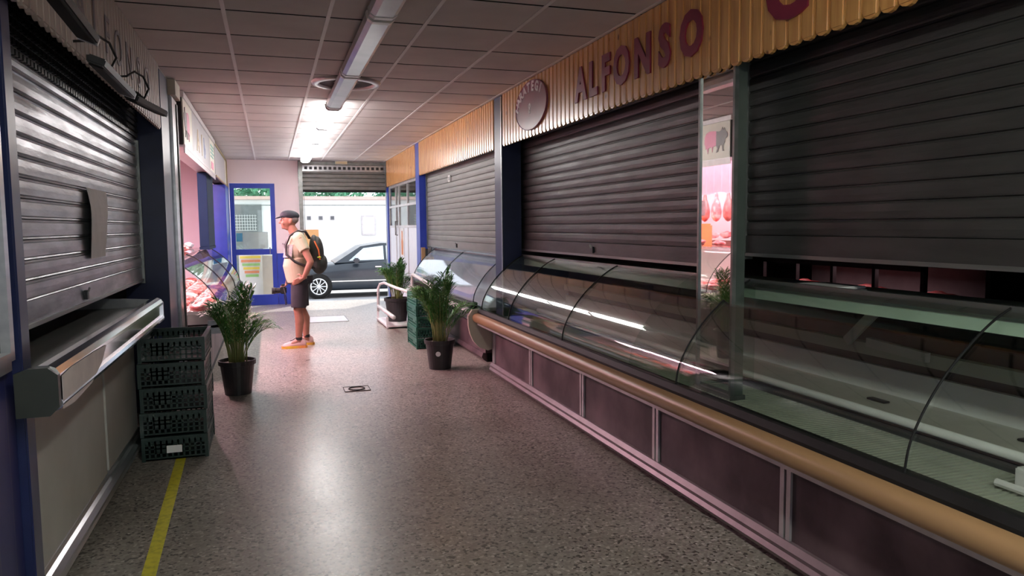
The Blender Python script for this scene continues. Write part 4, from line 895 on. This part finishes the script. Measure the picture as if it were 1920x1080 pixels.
# ---- car
def car():
    t = thing('car', 'dark grey hatchback parked across the end opening, facing left', 'car', (2.6, 20.9, -.38))
    X0 = .35; G = -.38; Yc = 20.9; hw = .88
    M_paint = mat('dark_car_paint', (.02, .028, .04), (.018, .025, .035), .3, .2, coat=.4)
    # stations: x, z_low, z_belt, half width
    st = [(0, .32, .62, .60), (.12, .24, .70, .76), (.5, .22, .80, .85), (1.0, .20, .88, .88), (1.5, .20, .93, .88), (2.3, .19, .97, .89), (3.2, .19, 1.0, .89), (3.8, .21, 1.02, .87), (4.2, .28, 1.02, .80), (4.35, .36, .98, .70)]
    mb = MB(); rings = []
    for x, zl, zb, h in st:
        pr = [(-h*.92, zl), (-h, zl+.12), (-h*1.0, (zl+zb)/2), (-h*.96, zb-.06), (-h*.88, zb), (0, zb+.03), (h*.88, zb), (h*.96, zb-.06), (h, (zl+zb)/2), (h, zl+.12), (h*.92, zl)]
        rings.append([mb.bm.verts.new((X0+x, Yc+a, G+b_)) for a, b_ in pr])
    for A, B in zip(rings, rings[1:]):
        n = len(A)
        for k in range(n): mb.bm.faces.new((A[k], A[(k+1) % n], B[(k+1) % n], B[k]))
    mb.bm.faces.new(rings[0][::-1]); mb.bm.faces.new(rings[-1]); obj('body', mb, M_paint, t, smooth=True)
    # greenhouse
    gh = [(1.25, .93, .93, .76), (1.95, .95, 1.36, .64), (2.5, .96, 1.44, .63), (3.3, .98, 1.42, .62), (4.0, 1.0, 1.22, .62), (4.28, 1.0, 1.01, .66)]
    mb = MB(); rings = []
    for x, zl, zt, h in gh: rings.append([mb.bm.verts.new((X0+x, Yc+a, G+b_)) for a, b_ in ((-.80, zl), (-h, zt), (0, zt+.03), (h, zt), (.80, zl))])
    for A, B in zip(rings, rings[1:]):
        for k in range(5): mb.bm.faces.new((A[k], A[(k+1) % 5], B[(k+1) % 5], B[k]))
    mb.bm.faces.new(rings[0][::-1]); mb.bm.faces.new(rings[-1]); obj('cabin', mb, M_paint, t)
    M_cg = mat('car_glass', (.6, .68, .72), (.5, .6, .66), .08, .3)  # pale base colour stands in for bright reflections on the windows
    for a, b_, c, d_ in (((1.62, .985), (2.02, 1.31), (2.55, 1.37), (2.55, 1.0)), ((2.62, 1.0), (2.62, 1.37), (3.25, 1.35), (3.45, 1.02))):
        for s in (-1, 1):
            mb = MB(); P_ = []
            for (x, z) in (a, b_, c, d_):
                hy = .80 - (z-.96)/.46*.165 + .008; P_.append((X0+x, Yc + s*hy, G+z))
            v = [mb.bm.verts.new(p) for p in P_]; v2 = [mb.bm.verts.new((p[0], p[1]-s*.012, p[2])) for p in P_]
            mb.bm.faces.new(v); mb.bm.faces.new(v2[::-1])
            for k in range(4): mb.bm.faces.new((v[k], v[(k+1) % 4], v2[(k+1) % 4], v2[k]))
            obj('side_window', mb, M_cg, t)
    for s in (-1, 1):
        obj('side_trim', MB().box(X0+1.15, X0+3.3, Yc+s*.885-.01, Yc+s*.885+.01, G+.44, G+.465), M_chrome, t)
        obj('sill', MB().box(X0+1.1, X0+3.2, Yc+s*.84-.02, Yc+s*.84+.02, G+.17, G+.21), M_chrome, t)
        obj('mirror', MB().box(X0+1.72, X0+1.88, Yc+s*.95-.08, Yc+s*.95+.08, G+.93, G+1.06), M_paint, t, bevel=.03)
        for hx in (2.3, 3.2): obj('door_handle', MB().box(X0+hx, X0+hx+.16, Yc+s*.89-.012, Yc+s*.89+.012, G+.80, G+.83), M_chrome, t)
        for wx in (.82, 3.42):
            mb = MB(); yy = Yc + s*.80
            prof = [(.20, -.10), (.30, -.10), (.325, -.06), (.325, .06), (.30, .10), (.20, .10)]
            rg = [[mb.bm.verts.new((X0+wx+r*math.cos(2*PI*k/32), yy+h_, G+.325+r*math.sin(2*PI*k/32))) for k in range(32)] for r, h_ in prof]
            for q in range(len(rg)):
                A, B = rg[q], rg[(q+1) % len(rg)]
                for k in range(32): mb.bm.faces.new((A[k], A[(k+1) % 32], B[(k+1) % 32], B[k]))
            wh = obj('wheel', mb, M_rubber, t, smooth=True)
            mb = MB()
            yo = yy + s*.095
            mb.tube([(X0+wx+.205*math.cos(2*PI*k/28), yo, G+.325+.205*math.sin(2*PI*k/28)) for k in range(28)], .018, 6, True)
            for k in range(10):
                a = 2*PI*k/10; mb.tube([(X0+wx+.03*math.cos(a), yo, G+.325+.03*math.sin(a)), (X0+wx+.2*math.cos(a), yo, G+.325+.2*math.sin(a))], .014, 6)
            mb.ell((X0+wx, yo, G+.325), (.045, .02, .045)); obj('alloy_rim', mb, M_chrome, wh)
            mb = MB(); prof = [(.01, 0), (.345, 0)]; A = [mb.bm.verts.new((X0+wx+.345*math.cos(2*PI*k/28), Yc+s*(.892 if s < 0 else .892), G+.325+.345*math.sin(2*PI*k/28))) for k in range(28)]
            mb.bm.faces.new(A); B = [mb.bm.verts.new((v.co.x, v.co.y - s*.02, v.co.z)) for v in A]; mb.bm.faces.new(B[::-1])
            for k in range(28): mb.bm.faces.new((A[k], A[(k+1) % 28], B[(k+1) % 28], B[k]))
            obj('wheel_arch', mb, M_rubber, t)
    obj('headlight', MB().box(X0+.06, X0+.42, Yc-.80, Yc-.62, G+.60, G+.72), M_white, t, bevel=.03)
    obj('headlight', MB().box(X0+.06, X0+.42, Yc+.62, Yc+.80, G+.60, G+.72), M_white, t, bevel=.03)
    return t
car()

# ================================================================== THE MAN
PX, PY = .33, 9.66
def man():
    t = thing('person', 'man in dark flat cap, beige t-shirt and dark shorts standing sideways, hand on hip', 'person', (PX, PY, 0))
    L = lambda x, y, z: (PX+x, PY+y, z)
    mb = MB()
    # legs
    for s, fx in ((-1, -.045), (1, .055)):
        hip = L(.0, s*.088, .86); kn = L(fx*.5-.01, s*.10, .475); an = L(fx+.01, s*.105, .09)
        mb.cap(hip, .088, kn, .054); mb.cap(kn, .052, L(fx*.8+.018, s*.102, .35), .056); mb.cap(L(fx*.8+.018, s*.102, .35), .056, an, .036)
        mb.ell(L(fx*.5-.035, s*.10, .48), (.03, .036, .045)); mb.cap(an, .036, L(fx-.10, s*.11, .045), .03); mb.cap(an, .034, L(fx+.04, s*.105, .045), .032)
    # trunk
    mb.ell(L(0, 0, .90), (.125, .165, .13)); mb.ell(L(-.03, 0, 1.02), (.125, .15, .14)); mb.ell(L(-.01, 0, 1.22), (.12, .165, .20)); mb.cap(L(.0, -.14, 1.375), .062, L(.0, .14, 1.375), .062)
    mb.cap(L(-.01, 0, 1.37), .07, L(-.075, 0, 1.50), .054)
    # head (facing -X, tipped slightly down)
    mb.ell(L(-.095, 0, 1.605), (.098, .076, .098)); mb.ell(L(-.13, 0, 1.555), (.068, .060, .068)); mb.cap(L(-.12, 0, 1.51), .045, L(-.172, 0, 1.505), .022)
    mb.cap(L(-.185, 0, 1.60), .010, L(-.213, 0, 1.562), .014); mb.ell(L(-.198, 0, 1.558), (.016, .02, .010))
    for s in (-1, 1):
        mb.ell(L(-.165, s*.038, 1.555), (.025, .022, .025)); mb.ell(L(-.176, s*.032, 1.615), (.016, .024, .010)); mb.ell(L(-.083, s*.077, 1.578), (.020, .010, .034), Matrix.Rotation(.2, 3, 'Y')); mb.ell(L(-.074, s*.084, 1.590), (.012, .007, .018))
    mb.ell(L(-.186, 0, 1.533), (.012, .026, .008)); mb.ell(L(-.184, 0, 1.521), (.012, .024, .008))
    # left arm (towards camera): hand on the hip
    def fingers(wr, dirv, side, up, curl, rr_=.0088, thumb=1):
        wr, dirv, side, up = [Vector(v) for v in (wr, dirv, side, up)]
        dirv.normalize(); side.normalize(); up.normalize()
        pal = wr + dirv*.05; mb.cap(wr, .026, wr + dirv*.04, .028, flat=.6)
        for q in (-1, -.33, .33, 1): mb.cap(wr + dirv*.02 + side*q*.014, .016, wr + dirv*.085 + side*q*.030, .0125)
        for q, ln in zip((-1, -.33, .33, 1), (.9, 1.05, 1, .78)):
            b0 = wr + dirv*.088 + side*q*.030; d1 = dirv*math.cos(curl)+up*math.sin(curl); d2 = dirv*math.cos(curl*2)+up*math.sin(curl*2); d3 = dirv*math.cos(curl*2.8)+up*math.sin(curl*2.8)
            a = b0 + d1*.040*ln; c = a + d2*.026*ln; e = c + d3*.02*ln
            mb.cap(b0, rr_+.0012, a, rr_, 10); mb.cap(a, rr_, c, rr_-.001, 10); mb.cap(c, rr_-.001, e, rr_-.0018, 10)
        th0 = wr + dirv*.03 + side*thumb*(-.028); th1 = th0 + (dirv*.5 - side*thumb*.8 + up*.3).normalized()*.036; th2 = th1 + (dirv*.9 - side*thumb*.3 + up*.5).normalized()*.03
        mb.cap(th0, .015, th1, .0115, 10); mb.cap(th1, .0112, th2, .009, 10)
    sh = L(.01, -.195, 1.355); el = L(.13, -.27, 1.08); wr = L(.045, -.228, .885)
    mb.cap(sh, .055, el, .040); mb.cap(el, .040, L(.092, -.255, .99), .037); mb.cap(L(.092, -.255, .99), .037, wr, .026)
    fingers(wr, (-.86, .22, -.45), (.0, -.35, 1), (.1, 1, .1), .30, thumb=-1)
    # right arm hanging, holding the camera low in front
    sh = L(.01, .195, 1.355); el = L(.02, .25, 1.07); wr = L(-.12, .19, .845)
    mb.cap(sh, .055, el, .040); mb.cap(el, .040, L(-.04, .23, .98), .038); mb.cap(L(-.04, .23, .98), .038, wr, .026)
    fingers(wr, (-.50, -.12, -.85), (-.1, 1, .0), (-.6, -.3, .8), .42, thumb=1)
    body = remesh('body', mb, M_skin, .0058, t, 2)
    # clothes
    M_shirt = mat('beige_cotton', (.50, .46, .32), (.44, .40, .28), .85, scale=5, bump=.25, bscale=9)
    mb = MB()
    mb.ell(L(-.012, 0, 1.23), (.138, .185, .21)); mb.ell(L(-.04, 0, 1.03), (.146, .172, .15)); mb.cap(L(.0, -.135, 1.372), .075, L(.0, .135, 1.372), .075)
    # hem: tapered ring down to the hips
    R0 = []
    for z, rx, ry, cx in ((.815, .146, .188, -.01), (.90, .150, .184, -.02), (1.02, .158, .180, -.035), (1.12, .148, .182, -.025)):
        R0.append([mb.bm.verts.new(L(cx + rx*math.cos(2*PI*k/28), ry*math.sin(2*PI*k/28), z)) for k in range(28)])
    for A, B in zip(R0, R0[1:]):
        for k in range(28): mb.bm.faces.new((A[k], A[(k+1) % 28], B[(k+1) % 28], B[k]))
    mb.bm.faces.new(R0[0][::-1]); mb.bm.faces.new(R0[-1])
    mb.cap(L(.0, -.17, 1.365), .074, L(.070, -.236, 1.215), .066, ends=False); mb.ell(L(0, -.175, 1.362), (.073,)*3)
    mb.cap(L(.0, .17, 1.365), .074, L(.016, .232, 1.20), .066, ends=False); mb.ell(L(0, .175, 1.362), (.073,)*3)
    sh_ = remesh('t_shirt', mb, M_shirt, .007, t, 2); sh_['label'] = 'beige t-shirt'
    mb = MB(); TH = [math.radians(q) for q in range(-68, 69, 8)]
    mb.strip([L(-.016 - .140*math.cos(q), .178*math.sin(q), 1.29) for q in TH], [L(-.030 - .158*math.cos(q), .190*math.sin(q), 1.13) for q in TH])
    pr_ = obj('chest_print', mb, mat('grey_print', (.22, .24, .26), (.4, .38, .34), .85, scale=30), t); m_ = pr_.modifiers.new('s', 'SOLIDIFY'); m_.thickness = .004
    mb = MB()
    for s, fx in ((-1, -.03), (1, .04)):
        mb.cap(L(.0, s*.085, .86), .112, L(fx*.6-.005, s*.10, .505), .098, seg=24, ends=False, flat=.95)
    mb.ell(L(0, 0, .86), (.138, .178, .10)); mb.cap(L(0, 0, .80), .15, L(0, 0, .90), .152, seg=28, ends=False, flat=1.1)
    so2 = remesh('shorts', mb, mat('charcoal_shorts', (.028, .026, .034), (.036, .034, .044), .85, bump=.2, bscale=12), .007, t, 2); so2['label'] = 'dark charcoal shorts'
    for s, fx in ((-1, -.045), (1, .055)):
        mb = MB(); a0 = fx+.015
        R0 = []
        for x, zt, h in ((-.205, .045, .020), (-.185, .062, .040), (-.12, .082, .048), (-.06, .105, .044), (-.01, .125, .042), (.04, .125, .040), (.075, .10, .034), (.085, .06, .024)):
            R0.append([mb.bm.verts.new(L(a0+x, s*.108 + h*math.cos(q)*(1 if math.sin(q) < .2 else .8), .028 + (zt-.028)*max(0, math.sin(q)) - .004*max(0, -math.sin(q)))) for q in [2*PI*k/16 for k in range(16)]])
        for A, B in zip(R0, R0[1:]):
            for k in range(16): mb.bm.faces.new((A[k], A[(k+1) % 16], B[(k+1) % 16], B[k]))
        mb.bm.faces.new(R0[0][::-1]); mb.bm.faces.new(R0[-1])
        shoe = obj('shoe', mb, mat('pale_pink_knit', (.66, .44, .42), (.6, .4, .38), .7), t, smooth=True)
        mb = MB(); out = [(-.215, 0), (-.205, .026), (-.16, .046), (-.08, .050), (.0, .044), (.07, .040), (.095, .022), (.098, 0)]
        mb.prism([(PX+a0+x, PY+s*.108+h) for x, h in out] + [(PX+a0+x, PY+s*.108-h) for x, h in out[-2:0:-1]], .001, .032, 'z'); obj('sole', mb, mat('yellow_orange_sole', (.75, .55, .05), (.80, .30, .08), .5, scale=9, stretch=(1, .3, .3)), shoe)
        mb = MB(); mb.tube([L(a0-.11, s*.108, .094), L(a0-.08, s*.108-.02, .104), L(a0-.05, s*.108+.02, .115), L(a0-.03, s*.108-.02, .124)], .004, 5); mb.lathe([(.041, .10), (.041, .135)], L(a0-.002, s*.106, 0), 14); obj('laces', mb, M_black, shoe)
    # cap
    mb = MB(); mb.ell(L(-.088, 0, 1.652), (.116, .092, .062), Matrix.Rotation(.10, 3, 'Y')); mb.ell(L(-.135, 0, 1.648), (.075, .078, .045))
    mb.ell(L(-.215, 0, 1.628), (.055, .062, .010), Matrix.Rotation(-.28, 3, 'Y')); 
    cp = remesh('flat_cap', mb, mat('navy_cap', (.02, .025, .035), (.03, .034, .045), .8), .005, t, 2); cp['label'] = 'dark flat cap with a short peak'
    mb = MB(); mb.ell(L(-.055, 0, 1.60), (.072, .079, .060)); remesh('hair', mb, mat('short_grey_hair', (.16, .13, .12), (.22, .18, .17), .9, scale=80), .006, t, 1)
    for s in (-1, 1):
        e = MB(); e.ell(L(-.176, s*.031, 1.597), (.011, .012, .010)); ey = obj('eye', e, M_white, t, smooth=True); e = MB(); e.ell(L(-.185, s*.031, 1.597), (.004, .006, .006)); obj('iris', e, M_black, ey, smooth=True)
    # backpack
    b = thing('backpack', 'black backpack with an orange strip worn on the back of the man', 'backpack', L(.20, 0, 1.0))
    mb = MB(); mb.ell(L(.225, 0, 1.17), (.085, .145, .22)); mb.ell(L(.245, 0, 1.04), (.095, .15, .13)); mb.ell(L(.19, 0, 1.24), (.06, .13, .17)); mb.ell(L(.30, 0, 1.05), (.05, .11, .10))
    remesh('bag', mb, mat('black_nylon', (.02, .024, .02), (.03, .035, .03), .7), .007, b, 3)
    for s in (-1, 1):
        mb = MB(); mb.tube([L(.14, s*.10, 1.36), L(.09, s*.115, 1.45), L(.0, s*.12, 1.458), L(-.10, s*.125, 1.40), L(-.152, s*.125, 1.28), L(-.15, s*.150, 1.17), L(-.05, s*.195, 1.08), L(.08, s*.195, 1.02), L(.18, s*.14, .99)], .015, 8); obj('strap', mb, M_black, b, smooth=True)
    mb = MB(); mb.tube([L(-.163, -.12, 1.29), L(-.185, -.04, 1.30), L(-.185, .04, 1.30), L(-.163, .12, 1.29)], .007, 6); obj('chest_strap', mb, M_black, b)
    mb = MB(); mb.tube([L(.19, -.125, 1.33), L(.235, -.145, 1.22), L(.25, -.155, 1.10)], .010, 6); obj('piping', mb, mat('orange_piping', (.7, .16, .04), (.65, .15, .04), .6), b)
    mb = MB(); mb.ell(L(.24, -.162, 1.13), (.025, .008, .010)); obj('zip_pull', mb, mat('lime_pull', (.55, .7, .05), (.5, .65, .05), .5), b)
    # camera held low
    c = thing('photo_camera', 'black camera with lens held low in the right hand of the man', 'camera', L(-.19, .16, .66))
    obj('camera_body', MB().box(PX-.235, PX-.155, PY+.10, PY+.235, .665, .755), M_black, c, bevel=.012)
    mb = MB(); 
    rg = [[mb.bm.verts.new((PX-.235-h_, PY+.16+r*math.cos(2*PI*k/20), .705+r*math.sin(2*PI*k/20))) for k in range(20)] for r, h_ in ((.036, -.002), (.036, .05), (.041, .055), (.041, .10), (.033, .10), (.03, .09))]
    for A, B in zip(rg, rg[1:]):
        for k in range(20): mb.bm.faces.new((A[k], A[(k+1) % 20], B[(k+1) % 20], B[k]))
    mb.bm.faces.new(rg[0][::-1]); mb.bm.faces.new(rg[-1]); obj('lens', mb, M_black, c)
    obj('viewfinder', MB().box(PX-.22, PX-.165, PY+.14, PY+.195, .755, .785), M_black, c, bevel=.008)
    mb = MB(); mb.tube([(PX-.19, PY+.10, .74), (PX-.17, PY+.02, .66), (PX-.16, PY+.06, .55), (PX-.17, PY+.16, .52), (PX-.18, PY+.22, .60), (PX-.19, PY+.235, .74)], .006, 6); obj('strap', mb, M_black, c)
man()
